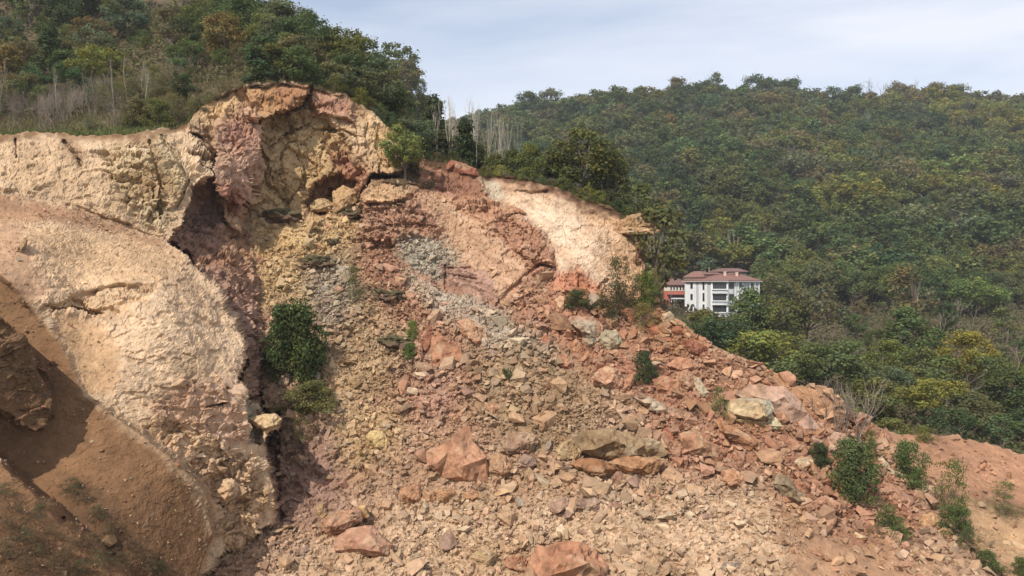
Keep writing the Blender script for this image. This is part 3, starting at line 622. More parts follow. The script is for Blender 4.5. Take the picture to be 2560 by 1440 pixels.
boulder('grey brown layered boulder with a shadowed underside beside the biggest boulder', Z(K8, [(1080, 500), (1170, 450), (1300, 430), (1370, 440), (1400, 490), (1330, 560), (1200, 575), (1110, 545)]), (182, 142, 112), seed=5, rough=1.6)
boulder('small mauve block below the layered boulder', Z(K8, [(1250, 645), (1310, 580), (1380, 590), (1400, 650), (1330, 690)]), MAUVE, seed=6)
boulder('long lichen covered slab, topmost of the dark stack of slabs', Z(K8, [(1700, 470), (1800, 425), (1950, 425), (2110, 465), (2240, 500), (2280, 560), (2200, 600), (2010, 605), (1880, 580), (1730, 545)]), (170, 138, 98), seed=7, rough=1.3, veins=(192, 168, 132), off=-.5)
boulder('flat brown slab under the left end of the lichen covered slab', Z(K8, [(1665, 650), (1720, 610), (1850, 620), (1950, 680), (1900, 715), (1820, 745), (1740, 700)]), (170, 116, 70), seed=8, off=-.8)
boulder('tan brown slab under the right end of the lichen covered slab', Z(K8, [(1920, 640), (2000, 610), (2150, 600), (2275, 610), (2280, 640), (2210, 715), (2050, 695), (1960, 670)]), (188, 134, 86), seed=9, off=-.7)
boulder('rounded tan boulder left of the lichen covered slab', Z(K8, [(1550, 540), (1600, 490), (1670, 480), (1715, 540), (1690, 605), (1600, 615), (1550, 590)]), (200, 164, 112), seed=10)
boulder('pale yellow rounded boulder in the scree left of the biggest boulder', Z(K8, [(190, 460), (230, 410), (300, 420), (345, 470), (350, 520), (270, 545), (205, 510)]), (216, 180, 112), seed=11)
boulder('dark reddish block with a sharp vertical edge below the biggest boulder', Z(K8, [(440, 820), (520, 795), (565, 800), (570, 910), (500, 930), (420, 900)]), (198, 142, 100), seed=12)
boulder('long tan block right of the dark edged block', Z(K8, [(585, 850), (680, 835), (800, 830), (830, 860), (790, 910), (690, 915), (590, 915)]), (206, 152, 104), seed=13)
boulder('brown wedge of rock at the right end of the row of blocks', Z(K8, [(880, 850), (960, 830), (1020, 880), (1015, 905), (940, 915), (890, 890)]), (190, 136, 90), seed=14)
boulder('mauve angular block right of centre in the lower scree', Z(K8, [(1655, 930), (1720, 905), (1800, 890), (1850, 915), (1830, 985), (1780, 1000), (1700, 965)]), MAUVE, seed=15)
boulder('pinkish stone right of the mauve angular block', Z(K8, [(1900, 950), (1950, 910), (1995, 940), (1985, 985), (1920, 995)]), (192, 144, 118), seed=16)
boulder('pale square boulder at the bottom edge of the scree', Z(K8, [(945, 1310), (965, 1270), (1040, 1255), (1110, 1285), (1085, 1350), (1055, 1390), (980, 1365)]), (212, 176, 124), seed=17)
boulder('wide red tan rock mass at the bottom edge of the picture', Z(K8, [(1380, 1330), (1450, 1260), (1600, 1225), (1740, 1240), (1840, 1330), (1900, 1500), (1350, 1500)]), (202, 138, 98), seed=18, rough=1.6)
boulder('broken red block left of the wide rock mass at the bottom', Z(K8, [(1185, 1300), (1280, 1285), (1330, 1330), (1320, 1420), (1230, 1400), (1180, 1370)]), (192, 128, 88), seed=19)
boulder('triangular red slab standing upright in the middle of the slope', Z(K6, [(690, 640), (730, 690), (830, 760), (885, 870), (830, 905), (700, 910), (615, 890), (640, 790), (665, 690)]), (202, 138, 98), ZI(K6, [(705, 720, .25), (760, 840, .35), (670, 850, .3), (840, 860, .3)]), seed=20, th=1.3)
boulder('red column of rock leaning left of the triangular slab', Z(K6, [(570, 660), (640, 620), (660, 680), (640, 790), (600, 810), (570, 770)]), (178, 112, 80), seed=21)
boulder('narrow pale slab standing left of the triangular slab', Z(K6, [(505, 770), (540, 725), (575, 740), (595, 850), (600, 880), (560, 870)]), (210, 154, 118), seed=22)
boulder('oval pink tan boulder right above the triangular slab', Z(K6, [(845, 590), (880, 562), (950, 580), (1020, 640), (1050, 720), (1050, 770), (980, 755), (910, 710), (860, 650)]), (216, 158, 118), seed=23)
boulder('pink tan boulder alone in the middle of the scree', Z(K6, [(1025, 1160), (1090, 1155), (1150, 1195), (1190, 1235), (1130, 1270), (1070, 1270), (1035, 1220)]), (204, 150, 110), seed=24)
boulder('mauve stone below the oval pink boulder', Z(K6, [(1010, 800), (1070, 780), (1140, 800), (1120, 840), (1050, 840)]), MAUVE, seed=25)
boulder('white streaked round boulder under the brushy bush, layered grey at its base', Z(K6, [(1615, 570), (1680, 555), (1790, 560), (1850, 610), (1855, 690), (1800, 750), (1735, 745), (1720, 660), (1650, 610)]), (210, 160, 126), seed=26, veins=(196, 180, 152))
boulder('grey white boulder right of the white streaked boulder', Z(K6, [(1850, 700), (1890, 650), (1960, 650), (2000, 735), (1960, 780), (1890, 795), (1860, 750)]), (196, 176, 142), seed=27, veins=(160, 148, 116))
boulder('brown weathered boulder left of the white streaked boulder', Z(K6, [(1470, 580), (1530, 520), (1600, 545), (1690, 630), (1720, 690), (1640, 670), (1560, 640), (1490, 620)]), (164, 118, 82), seed=28, veins=(176, 150, 104))
boulder('red diamond shaped block below the brown weathered boulder', Z(K6, [(1415, 710), (1460, 665), (1505, 730), (1480, 745), (1430, 735)]), (200, 128, 88), seed=29)
boulder('pointed red block right of the diamond shaped block', Z(K6, [(1495, 690), (1525, 625), (1560, 670), (1560, 705)]), (196, 122, 82), seed=30)
boulder('orange tan round block at the middle of the red rubble', Z(K6, [(1640, 740), (1680, 710), (1725, 760), (1725, 815), (1680, 815), (1650, 790)]), (206, 138, 92), seed=31)
boulder('red triangular slab under the orange tan block', Z(K6, [(1700, 860), (1770, 795), (1820, 850), (1830, 880), (1760, 870)]), (208, 144, 104), seed=32)
boulder('flat tan boulder below the grey white boulder', Z(K6, [(1890, 800), (1960, 780), (2060, 795), (2085, 825), (2040, 860), (1950, 830)]), (212, 150, 108), seed=33)
boulder('orange block with a dark crack in the red rubble', Z(K6, [(1530, 850), (1580, 820), (1645, 875), (1650, 930), (1590, 920), (1545, 880)]), (200, 128, 86), seed=34)
boulder('large pale topped boulder poised over a dark hollow', Z(K6, [(1800, 985), (1850, 930), (1900, 905), (1970, 935), (2005, 990), (1990, 1035), (1890, 1060), (1830, 1030)]), (210, 150, 112), seed=35, veins=(222, 186, 146), off=-.5)
boulder('red block standing on end right of the dark hollow', Z(K6, [(1985, 1060), (2020, 1000), (2080, 980), (2085, 1010), (2050, 1095), (2000, 1090)]), (200, 134, 94), seed=36)
boulder('grey brown round boulder below the dark hollow', Z(K6, [(1940, 1120), (2000, 1105), (2080, 1110), (2140, 1170), (2120, 1220), (2060, 1200), (1990, 1180)]), (168, 130, 96), seed=37)
boulder('long pale grey slab dipping to the right below the dark hollow', Z(K6, [(2110, 1125), (2200, 1130), (2330, 1190), (2480, 1230), (2490, 1265), (2440, 1285), (2330, 1260), (2200, 1200)]), (200, 158, 126), seed=38, veins=(198, 186, 160))
boulder('split tan block with a dark front edge beside the upright grey slab', Z(K7, [(90, 950), (170, 930), (230, 985), (215, 1065), (150, 1080), (105, 1040)]), (192, 138, 102), seed=39)
boulder('red tan slab left of the split tan block', Z(K7, [(-70, 1000), (0, 985), (90, 1000), (130, 1100), (60, 1120), (-40, 1080)]), (200, 138, 98), seed=40)
boulder('upright pale grey slab in the red rubble', Z(K7, [(215, 985), (250, 990), (320, 1100), (300, 1130), (230, 1100)]), (198, 176, 142), seed=41, th=.8)
boulder('rounded tan red boulder near the crest of the slope', Z(K7, [(20, 900), (100, 840), (180, 850), (240, 900), (200, 930), (110, 940)]), (204, 140, 102), seed=42)
boulder('brown split rock on the crest below the brushy bushes', Z(K7, [(125, 730), (210, 720), (290, 760), (320, 830), (260, 830), (150, 770)]), (164, 96, 66), seed=43)
boulder('greatest pink slab tilted over the right edge of the slope', Z(K7, [(550, 1110), (640, 1060), (850, 1065), (930, 1140), (1000, 1230), (1085, 1330), (1075, 1390), (1000, 1375), (900, 1320), (820, 1250), (740, 1190), (640, 1150)]), (214, 172, 148),
        ZI(K7, [(640, 1110, .35), (850, 1120, .8), (930, 1200, .7), (1030, 1340, .5), (780, 1150, .6)]), seed=44, th=2.2, veins=(214, 166, 130), rough=.7)
boulder('grey and cream block wedged beneath the greatest pink slab', Z(K7, [(455, 1190), (500, 1145), (620, 1135), (730, 1150), (755, 1200), (745, 1260), (700, 1275), (480, 1250)]), (214, 182, 134), seed=45, veins=(176, 172, 154), off=-.9)
boulder('flat tan slab under the grey and cream block', Z(K7, [(470, 1275), (600, 1262), (720, 1290), (720, 1330), (600, 1330), (490, 1300)]), (204, 164, 112), seed=46, off=-.5)
boulder('white pointed stone under the greatest pink slab', Z(K7, [(740, 1300), (770, 1250), (800, 1280), (835, 1325), (800, 1345), (720, 1330)]), (232, 214, 170), seed=47, off=-.4)
boulder('small pink block at the lower end of the greatest pink slab', Z(K7, [(1090, 1300), (1150, 1275), (1165, 1340), (1150, 1370), (1095, 1365)]), (202, 144, 112), seed=48)
boulder('long flat red slab lying on the slope', Z(K9, [(370, 330), (420, 345), (560, 430), (665, 480), (670, 510), (600, 540), (520, 500), (420, 410)]), (206, 144, 98), seed=49, th=1.0)
boulder('broad tan red boulder left of the long flat red slab', Z(K9, [(130, 450), (230, 420), (330, 500), (390, 590), (360, 640), (230, 620), (150, 540)]), (204, 144, 102), seed=50)
boulder('red block with a dark underside left of the pale mauve rocks', Z(K9, [(860, 490), (900, 470), (995, 500), (995, 545), (930, 560), (870, 530)]), (200, 134, 96), seed=51)
boulder('pale mauve ridge of rock right below the greatest pink slab', Z(K9, [(980, 450), (1060, 440), (1130, 480), (1170, 420), (1270, 455), (1330, 540), (1260, 560), (1150, 555), (1060, 520), (1000, 490)]), (214, 170, 142), seed=52, rough=1.5)
boulder('small pointed mauve rock above the large green bush', Z(K9, [(1330, 520), (1360, 475), (1390, 490), (1385, 530), (1360, 550)]), (200, 148, 124), seed=53)
boulder('white and red mottled boulder left of the large green bush', Z(K9, [(930, 640), (980, 600), (1050, 630), (1105, 720), (1075, 755), (1020, 700), (960, 680)]), (204, 150, 108), seed=54, veins=(230, 210, 170))
boulder('dark grey mossy long boulder lying in red soil', Z(K9, [(795, 790), (830, 730), (880, 740), (930, 810), (990, 860), (1030, 910), (990, 945), (930, 920), (850, 860)]), (150, 124, 92), seed=55, veins=(172, 156, 126))
boulder('red block right of the dark grey mossy boulder', Z(K9, [(910, 780), (960, 750), (1000, 790), (990, 830), (940, 820)]), (204, 138, 96), seed=56)
boulder('tan boulder with a rounded top left of the mossy boulder', Z(K9, [(410, 740), (430, 690), (500, 685), (560, 740), (555, 800), (480, 810), (420, 780)]), (206, 148, 104), seed=57)
boulder('flat red tan rock below the large green bush', Z(K9, [(1060, 920), (1150, 880), (1250, 930), (1240, 980), (1150, 1005), (1080, 970)]), (206, 144, 106), seed=58)
boulder('red slab with a shadowed lower edge beneath the large green bush', Z(K9, [(1100, 760), (1180, 740), (1280, 810), (1240, 840), (1130, 820)]), (198, 126, 84), seed=59)
boulder('pale cream slab lying flat near the lower right slope', Z(K9, [(1240, 1130), (1280, 1105), (1360, 1130), (1440, 1165), (1420, 1180), (1300, 1160)]), (226, 192, 140), seed=60)
boulder('white slab leaning between the two green bushes', Z(K9, [(1530, 620), (1560, 600), (1620, 680), (1705, 725), (1700, 760), (1630, 760), (1570, 700)]), (222, 196, 158), seed=61)
boulder('pale red flat rock under the white leaning slab', Z(K9, [(1500, 800), (1570, 770), (1680, 820), (1740, 850), (1720, 885), (1600, 880), (1520, 850)]), (200, 146, 112), seed=62)
boulder('pale rock pile stone right of the white leaning slab', Z(K9, [(1660, 790), (1760, 790), (1840, 770), (1850, 800), (1760, 825), (1680, 815)]), (214, 178, 144), seed=63)
boulder('pale boulder at the foot of the tall narrow bush', Z(K9, [(1760, 850), (1840, 800), (1915, 810), (1900, 870), (1850, 905), (1790, 890)]), (214, 172, 134), seed=64)
boulder('tan round boulder with a dark hollow under it near the lower right', Z(K9, [(1810, 1070), (1850, 1010), (1920, 1000), (1960, 1040), (1950, 1095), (1900, 1115)]), (212, 160, 106), seed=65)
boulder('flat tan rock beside the gully of green shrubs', Z(K9, [(1950, 1130), (1990, 1100), (2060, 1160), (2050, 1185), (1980, 1165)]), (206, 158, 110), seed=66)
boulder('grey stone by itself at the bottom right', Z(K9, [(400, 1380), (440, 1345), (520, 1345), (540, 1390), (500, 1420), (430, 1410)]), (178, 158, 138), seed=67)
boulder('tan slab half buried near the bottom right', Z(K9, [(755, 1160), (860, 1150), (960, 1190), (930, 1245), (840, 1240), (770, 1200)]), (198, 150, 112), seed=68)
boulder('red tan block right of the half buried slab', Z(K9, [(1040, 1270), (1080, 1250), (1130, 1290), (1200, 1330), (1190, 1350), (1110, 1330)]), (200, 140, 100), seed=69)
boulder('large pink block at the lower left end of the scree', Z(K5, [(2400, 1170), (2470, 1120), (2560, 1095), (2650, 1085), (2680, 1130), (2780, 1220), (2790, 1300), (2560, 1290), (2390, 1250)]), (206, 148, 116), seed=70, rough=.7)
boulder('pink slab with a pale yellow edge above the large pink block', Z(K5, [(2290, 1050), (2400, 985), (2540, 970), (2570, 1030), (2480, 1110), (2350, 1140), (2290, 1100)]), (204, 150, 114), seed=71, off=-.3)
boulder('yellow wedge shaped rock on top of the pink slab', Z(K5, [(2420, 1055), (2470, 1000), (2550, 950), (2600, 940), (2615, 1010), (2560, 1040)]), (220, 172, 108), seed=72, off=-.8)
boulder('upright yellow stone left of the yellow wedge rock', Z(K5, [(2240, 950), (2300, 925), (2325, 990), (2290, 1040), (2260, 1000)]), (214, 166, 106), seed=73)
boulder('pale round stone at the foot of the cliff pillar', Z(K5, [(1840, 1080), (1880, 1050), (1940, 1060), (1945, 1105), (1890, 1120)]), (224, 186, 130), seed=74)
boulder('broad pale pink block in the face of the cliff foot', Z(K5, [(1505, 810), (1570, 760), (1650, 755), (1690, 790), (1680, 870), (1610, 920), (1560, 930), (1510, 870)]), (226, 184, 138), seed=75, off=-.2)
boulder('small pale slab at the corner of the soil bank', Z(K5, [(1455, 1240), (1490, 1235), (1520, 1290), (1500, 1310)]), (220, 196, 154), seed=76)
boulder('flat overhanging cap stone on the rock pillar', Z(K5, [(1785, 320), (1870, 295), (1960, 295), (1995, 320), (1975, 370), (1900, 400), (1830, 385), (1790, 350)]), (222, 186, 134), seed=77, th=1.6, off=-.6)
boulder('stacked pale block at the top of the cliff pinnacle', Z(K5, [(1640, 75), (1690, 62), (1732, 85), (1730, 110), (1660, 112), (1630, 95)]), (228, 192, 142), seed=78, th=1.2, off=-.15)
boulder('second pale block under the top of the cliff pinnacle', Z(K5, [(1600, 125), (1660, 115), (1728, 118), (1728, 170), (1650, 165), (1600, 150)]), (226, 188, 140), seed=79, th=1.4, off=-.15)
boulder('ochre layered boulder at the mouth of the scarp hollow', Z(K4, [(2370, 120), (2440, 70), (2520, 110), (2560, 150), (2540, 180), (2420, 250), (2375, 200)]), (210, 168, 114), seed=80)
boulder('rounded yellow boulder left of the ochre layered boulder', Z(K4, [(2210, 210), (2260, 165), (2330, 170), (2370, 210), (2350, 250), (2260, 255), (2215, 245)]), (210, 172, 116), seed=81)
boulder('yellow block at the upper end of the yellow scree', Z(K4, [(1730, 200), (1780, 180), (1820, 190), (1820, 240), (1770, 260), (1735, 245)]), (196, 160, 98), seed=82)
boulder('long pale stone pointing into the yellow scree', Z(K4, [(1810, 205), (1860, 215), (1895, 240), (1890, 275), (1860, 270), (1815, 240)]), (214, 180, 122), seed=83)
boulder('pink square block at the left edge of the yellow scree', Z(K4, [(1815, 580), (1850, 565), (1885, 590), (1870, 640), (1820, 640)]), (200, 138, 104), seed=84)
boulder('pale leaning slab above the large dark round bush', Z(K4, [(1810, 980), (1840, 970), (1880, 1020), (1890, 1050), (1850, 1045)]), (212, 164, 122), seed=85)
boulder('grey long block in the upper grey scree', Z(K4, [(2360, 690), (2400, 640), (2470, 650), (2475, 680), (2410, 710)]), (178, 162, 138), seed=86)
boulder('ochre dark boulder in the scree right of the round bush', Z(K4, [(2360, 1320), (2400, 1290), (2480, 1300), (2520, 1330), (2440, 1365), (2380, 1350)]), (172, 128, 74), seed=87)
boulder('yellow grey angular boulder in the left scree', Z(K8, [(60, 60), (100, 20), (170, 10), (175, 40), (110, 110), (70, 95)]), (176, 142, 98), seed=88)
boulder('rounded red brown boulder on the lip of the ridge', Z(K2, [(735, 770), (790, 715), (860, 735), (960, 775), (985, 820), (930, 830), (800, 795)]), (178, 106, 76), seed=89, group='blocks of the ridge face')
boulder('tan slab at the base of the red boulder on the ridge lip', Z(K2, [(650, 850), (660, 790), (720, 785), (720, 850), (690, 880)]), (188, 128, 98), seed=90, group='blocks of the ridge face')
boulder('oblong tan block on the ridge slope below a ledge', Z(K2, [(1195, 1120), (1240, 1100), (1305, 1115), (1310, 1145), (1210, 1160)]), (210, 152, 108), seed=91, group='blocks of the ridge face')
boulder('tan slab above the oblong block on the ridge slope', Z(K2, [(1140, 1075), (1190, 1035), (1280, 1060), (1320, 1090), (1230, 1095), (1160, 1095)]), (206, 148, 106), seed=92, group='blocks of the ridge face')
for i, (q, cc, lb) in enumerate([([(1430, 1170), (1480, 1155), (1515, 1170), (1510, 1200), (1440, 1195)], 0, 0)]): pass
boulder('upper of the two flat ledge stones jutting from the right end of the ridge', Z(K2, [(2000, 1150), (2060, 1110), (2120, 1100), (2150, 1105), (2160, 1145), (2230, 1155), (2235, 1180), (2100, 1185), (2010, 1180)]), (206, 162, 108), seed=93, th=4, name='ledge_rock', cat='rock ledge', group='blocks of the ridge face', bul=.2, at=84.0)
boulder('lower of the two flat ledge stones jutting from the right end of the ridge', Z(K2, [(1990, 1195), (2200, 1185), (2255, 1190), (2262, 1215), (2220, 1235), (2090, 1235), (2000, 1228)]), (212, 166, 114), seed=94, th=4, name='ledge_rock', cat='rock ledge', group='blocks of the ridge face', bul=.2, at=83.8)
boulder('red brown buttress under the jutting ledge', Z((1400, 560), [((a - 1400) * 2.8444, (b - 560) * 2.8444) for a, b in [(1588, 650), (1592, 605), (1600, 600), (1611, 655), (1612, 668), (1596, 672)]]), (160, 106, 80), seed=95, group='blocks of the ridge face')
boulder('small curved stone on the upper soil bank by the cliff', Z(K4, [(105, 555), (130, 500), (170, 440), (188, 450), (185, 490), (150, 540)]), (206, 168, 120), seed=96, th=.6, cat='stone', name='stone')
wr = np.clip(AMP['rub'], 0, None)
for q in OUTL:
    c_ = q.mean(0); b_ = q[:, 1].max(); hh = np.ptp(q[:, 1]); sel = (np.abs(U - c_[0]) < np.ptp(q[:, 0]) + 20) & (Vv > q[:, 1].min() - 5) & (Vv < b_ + hh + 60)
    if not sel.any(): continue
    sdv = sdist([tuple(c_ + (p - c_) * .92 + np.array([0, -.06 * hh])) for p in q], U[sel], Vv[sel]); wr[sel] *= (sdv < 0)
WR = wr
fq = np.stack([P[..., 0] / 2.6, P[..., 1] / 9, P[..., 2] / 9], -1)
clump = np.clip(.42 + 1.3 * fbm(P / 5.0, 3, 161) + .9 * fbm(fq, 3, 167), .04, 2.4)
tag(rubble('stone_rubble', 70000, .09, .75, 2.1, 1, wr * clump, 171), 'loose broken stone covering the landslide scree', 'rubble', kind='stuff')
tag(rubble('coarse_rubble', 3600, .42, 1.6, 2.4, 2, wr * (.35 + .9 * sstep(1200, 1500, U) * sstep(1330, 1180, Vv)) * np.clip(.15 + 2.0 * fbm(P / 6.0, 3, 165) + .8 * fbm(fq, 2, 169), .02, 2.4), 173), 'larger broken stone among the landslide scree', 'rubble', kind='stuff')
wp = (np.isin(OBJ, (3, 4, 5)) & (AMP['rub'] > .01)).astype(float) * (.3 + clump * .4) + .15 * np.isin(OBJ, (4,))
tag(rubble('scattered_pebbles', 1500, .07, .32, 2.2, 1, wp, 175, palette=.7), 'pale pebbles scattered over the soil bank', 'pebbles', kind='stuff')

# medium rocks: each its own object, scattered over the scree
LAND = []                                          # things one can find, with where they appear
for o in COL.objects:
    if 'label' in o and o.get('category') in ('boulder', 'rock ledge'):
        x, y = topx(*o.location); LAND.append((x, y, o['label']))
USED = {}
def where(x, y, lands, far=260):
    best = min(lands, key=lambda q: (q[0] - x) ** 2 + ((q[1] - y) * 1.3) ** 2)
    dx, dy = x - best[0], y - best[1]; r = math.hypot(dx, dy)
    a = math.degrees(math.atan2(-dy, dx)) % 360
    d = ['right of', 'above right of', 'above', 'above left of', 'left of', 'below left of', 'below', 'below right of'][int(((a + 22.5) % 360) // 45)]
    return d, best[2], r
SHORT = {}
def short(lb):                                     # first words of a landmark's label
    t = lb
    for k in (' behind', ' among', ' at the foot', ' leaning', ' with a', ' beside', ' below', ' under the', ' left of', ' right of', ' in the', ' standing', ' alone', ' poised', ' lying', ' tilted', ' wedged', ' near', ' right above', ' dipping', ' on the', ' beneath', ' at the', ' between', ' by itself', ' half', ' on top', ' above', ' pointing', ' right below', ' of the two', ', ', ' jutting', ' on ', ' in ', ' by ', ' behind', ' just', ' among'):
        if k in t: t = t.split(k)[0]
    return t
mr_ = np.random.default_rng(77)
MPROTO = [mesh_np('rock', *hull_fine(300 + q, 10 + q % 4, (.26, .55, .75)[q % 3], (.7, .85, .75)[q % 3], .07), None, None) for q in range(14)]
def med_rock(px, py, s, q, rz, tilt, colf):
    i, j = surf_ij(px, py); p = P[i, j] + PN[i, j] * s * .16
    me = MPROTO[q]
    o = link('rock', me, loc=tuple(p)); o.rotation_euler = (tilt[0] + .4, tilt[1], rz); o.scale = (s * .5,) * 3
    o.color = (*colf, 1)
    return o
def obj_rock_mat():
    m = M_BOUL.copy(); m.name = 'loose_rock'; n, l = m.node_tree.nodes, m.node_tree.links
    oi = n.new('ShaderNodeObjectInfo')
    mu = [x for x in n if x.type == 'MIX_RGB'][0]; l.new(oi.outputs['Color'], mu.inputs[1])
    return m
M_OBJROCK = obj_rock_mat()
for me in MPROTO: me.materials.append(M_OBJROCK)
wm = np.clip(WR, 0, 1) * (OBJ == 0) * ((U > 620) & (U < 2330) & (Vv < 1425) & (Vv > 560))
wm = wm * (.35 + 1.3 * sstep(1250, 1700, U) * sstep(1320, 1150, Vv))
aa = wm * np.minimum(np.linalg.norm(np.cross(np.gradient(P, axis=1), np.gradient(P, axis=0)), axis=-1), .05)
cs_ = np.cumsum(aa.ravel()); placed = [(x, y, 60) for x, y, _ in LAND]; NMED = 0
CNAME = [((186, 112, 78), 'red'), ((206, 160, 116), 'tan'), ((204, 146, 116), 'pink'), ((176, 162, 144), 'grey'), ((214, 178, 118), 'yellow'), ((226, 202, 164), 'pale'), ((160, 122, 108), 'mauve')]
for _ in range(3000):
    if NMED >= 215: break
    k = int(np.searchsorted(cs_, mr_.uniform(0, cs_[-1]))); i, j = np.unravel_index(min(k, aa.size - 1), aa.shape); x, y = U[i, j], Vv[i, j]
    s = (.75 + .95 * mr_.uniform() ** 2.2) * (1.75 if 1280 < x < 2200 and y < 1230 else 1); rp = s * FPX / P[i, j, 1] * .5
    if any((x - a) ** 2 + (y - b) ** 2 < (rp * .9 + c * .45) ** 2 for a, b, c in placed): continue
    base = CB[i, j]; ci = int(np.argmin([np.abs(np.log(alb(c) / base) - np.log(alb(c) / base).mean()).sum() + .3 * mr_.uniform() for c, _ in CNAME]))
    if mr_.uniform() < .4: ci = int(mr_.choice([1, 2, 3, 5, 5, 2, 1, 6]))
    cc = (alb(CNAME[ci][0]) * .7 + base * .3) * mr_.uniform(.9, 1.2); q = int(mr_.integers(0, 14))
    o = med_rock(x, y, s, q, mr_.uniform(0, 6.28), mr_.normal(size=2) * .35, cc); placed.append((x, y, rp * 2)); NMED += 1
    d, lb, r = where(x, y, LAND); sh = ('flat slab', 'rock', 'block')[q % 3]; size = 'small ' if s < .95 else 'large ' if s > 1.5 else ''
    base_l = f"{size}{CNAME[ci][1]} {sh} {'just ' if r < 90 else ''}{d} the {short(lb)}"
    tag(o, base_l, 'rock', 'loose rocks strewn over the landslide')
# ---------------------------------------------------------------- houses beyond the ridge
M_WHITE = plain('white_render', (.66, .655, .64), .7, .16, .55); M_GREYW = plain('grey_render', (.40, .42, .44), .7, .08, 1.0)
M_TILE = plain('red_roof_sheet', (.205, .10, .075), .6, .18, 1.6); M_DTILE = plain('brown_roof_sheet', (.165, .085, .068), .6, .18, 1.6)
M_GLASS = plain('dark_glass', (.025, .030, .04), .12, .2, .7); M_REDW = plain('red_painted_wall', (.42, .13, .09), .75, .1, 1)
M_CREAM = plain('cream_render', (.62, .55, .42), .75, .06, 1); M_CHIM = plain('pink_chimney', (.66, .42, .34), .8, .1, 2); M_SLATE = plain('dark_cladding', (.12, .12, .12), .8, .15, 2)
M_WOOD = plain('weathered_wood', (.32, .25, .19), .9, .2, 3); M_CONC = plain('bare_concrete', (.46, .42, .36), .9, .15, 1)
HY = 200.0; HX = (1819 - 1280) / FPX * HY
house = tag(bpy.data.objects.new('white_house', None), 'large white house with red roofs and glazed balconies above the trees', 'house'); COL.objects.link(house); house.location = (HX, HY, -8.5)
Zb = lambda z: z + 8.5
A_, B_, Cc_, D_, E_, F_ = (-9.06, 7.2), (-3.6, .9), (-3.3, .2), (-.16, 0), (9.45, 5.0), (1.0, 15.0)
plan = [A_, B_, D_, E_, (4.8, 13.6), (-4.6, 14.4)]
MB().prism(plan, 0, Zb(1.72)).build('wall', M_WHITE, house)
def infl(poly, d):
    c = np.mean(poly, 0); return [tuple(c + (np.array(p) - c) * (1 + d / np.linalg.norm(np.array(p) - c))) for p in poly]
roof = MB().prism(infl(plan, .85), Zb(1.725), Zb(1.95)).prism(infl(plan, .82), Zb(1.953), Zb(3.55), infl(plan, -4.6)).build('roof', M_TILE, house)
MB().prism(infl(plan, .9), Zb(1.62), Zb(1.722)).build('eave', M_WHITE, house)
def attic(poly, z0, z1, zr, ins, m=M_SLATE):
    a = MB().prism(poly, z0, z1).build('attic_wall', m, house)
    MB().prism(infl(poly, .6), z1 + .003, z1 + .14).prism(infl(poly, .58), z1 + .143, zr, infl(poly, -ins)).build('attic_roof', M_DTILE if m == M_SLATE else M_TILE, house)
attic([(-9.0, 7.6), (-4.9, 4.3), (-.9, 8.2), (-3.9, 13.0), (-7.6, 12.0)], Zb(1.9), Zb(2.75), Zb(4.35), 2.6, M_WHITE)
attic([(-4.4, 5.1), (-.3, 4.6), (.2, 7.8), (-2.6, 8.6)], Zb(2.4), Zb(3.45), Zb(4.0), 1.3)
attic([(.8, 5.8), (6.9, 7.4), (5.2, 12.6), (-1.4, 11.6)], Zb(2.5), Zb(4.15), Zb(5.15), 2.2)
attic([(1.0, 4.7), (3.9, 4.9), (4.0, 7.0), (1.2, 7.0)], Zb(2.4), Zb(3.35), Zb(3.95), 1.1)
for x, y, z0, z1 in ((.25, 3.6, 2.3, 4.0), (3.4, 4.0, 2.2, 3.85)):
    ch = MB().box((x, y, Zb((z0 + z1) / 2)), (.62, .55, z1 - z0)).build('chimney', M_CHIM, house)
    MB().box((x, y, Zb(z1 + .08)), (.78, .7, .15)).build('cap', M_CREAM, ch)
MB().box((-2.45, 8.9, Zb(4.7)), (.18, .18, 1.5)).build('vent_pipe', M_WOOD, house)
def onwall(a, b, t, z, wd, hh, dep_, m, name, par=house, out=0.0):
    a = np.array(a); b = np.array(b); d = (b - a) / np.linalg.norm(b - a); n = np.array([d[1], -d[0]]); p = a + (b - a) * t + n * (dep_ / 2 + out)
    return MB().box((p[0], p[1], z), (wd, dep_, hh), math.atan2(d[1], d[0])).build(name, m, par)
# balcony bay: glazing bands between white slabs, two visible storeys and one behind the trees
for k, z in enumerate((.62, -2.28, -5.2)):
    for wa, wb_ in ((B_, D_),):
        f = onwall(wa, wb_, .5, Zb(z), 3.3, 1.62, .05, M_GLASS, 'window')
        for q in range(9): onwall(wa, wb_, .04 + q * .115, Zb(z), .035, 1.62, .09, M_SLATE, 'mullion', f)
        for pz in (-.98, -1.86): onwall(wa, wb_, .5, Zb(z + pz), 3.7, .22, .75, M_WHITE, 'balcony_slab')
        onwall(wa, wb_, .5, Zb(z - 1.42), 3.45, .64, .5, M_GREYW, 'balcony_front')
    f = onwall(D_, E_, .135, Zb(z), 1.6, 1.62, .05, M_GLASS, 'window')
    for q in (0, 1, 2, 3): onwall(D_, E_, .075 + q * .04, Zb(z), .035, 1.62, .09, M_SLATE, 'mullion', f)
    for t, wd, hh, dz in ((.40, 1.0, 1.3, .15), (.775, .95, 1.45, .0)):
        f = onwall(D_, E_, t, Zb(z + dz), wd + .3, hh + .25, .06, M_WHITE, 'window_frame'); onwall(D_, E_, t, Zb(z + dz), wd, hh, .05, M_GLASS, 'pane', f, .06)
    onwall(D_, E_, .775, Zb(z - 1.3), .8, .6, .3, M_GREYW, 'air_conditioner')
    for t, wd, hh in ((.25, .7, 1.5), (.69, .55, 2.1)):
        f = onwall(A_, B_, t, Zb(z), wd + .25, hh + .2, .06, M_WHITE, 'window_frame'); onwall(A_, B_, t, Zb(z), wd, hh, .05, M_GLASS, 'pane', f, .06)
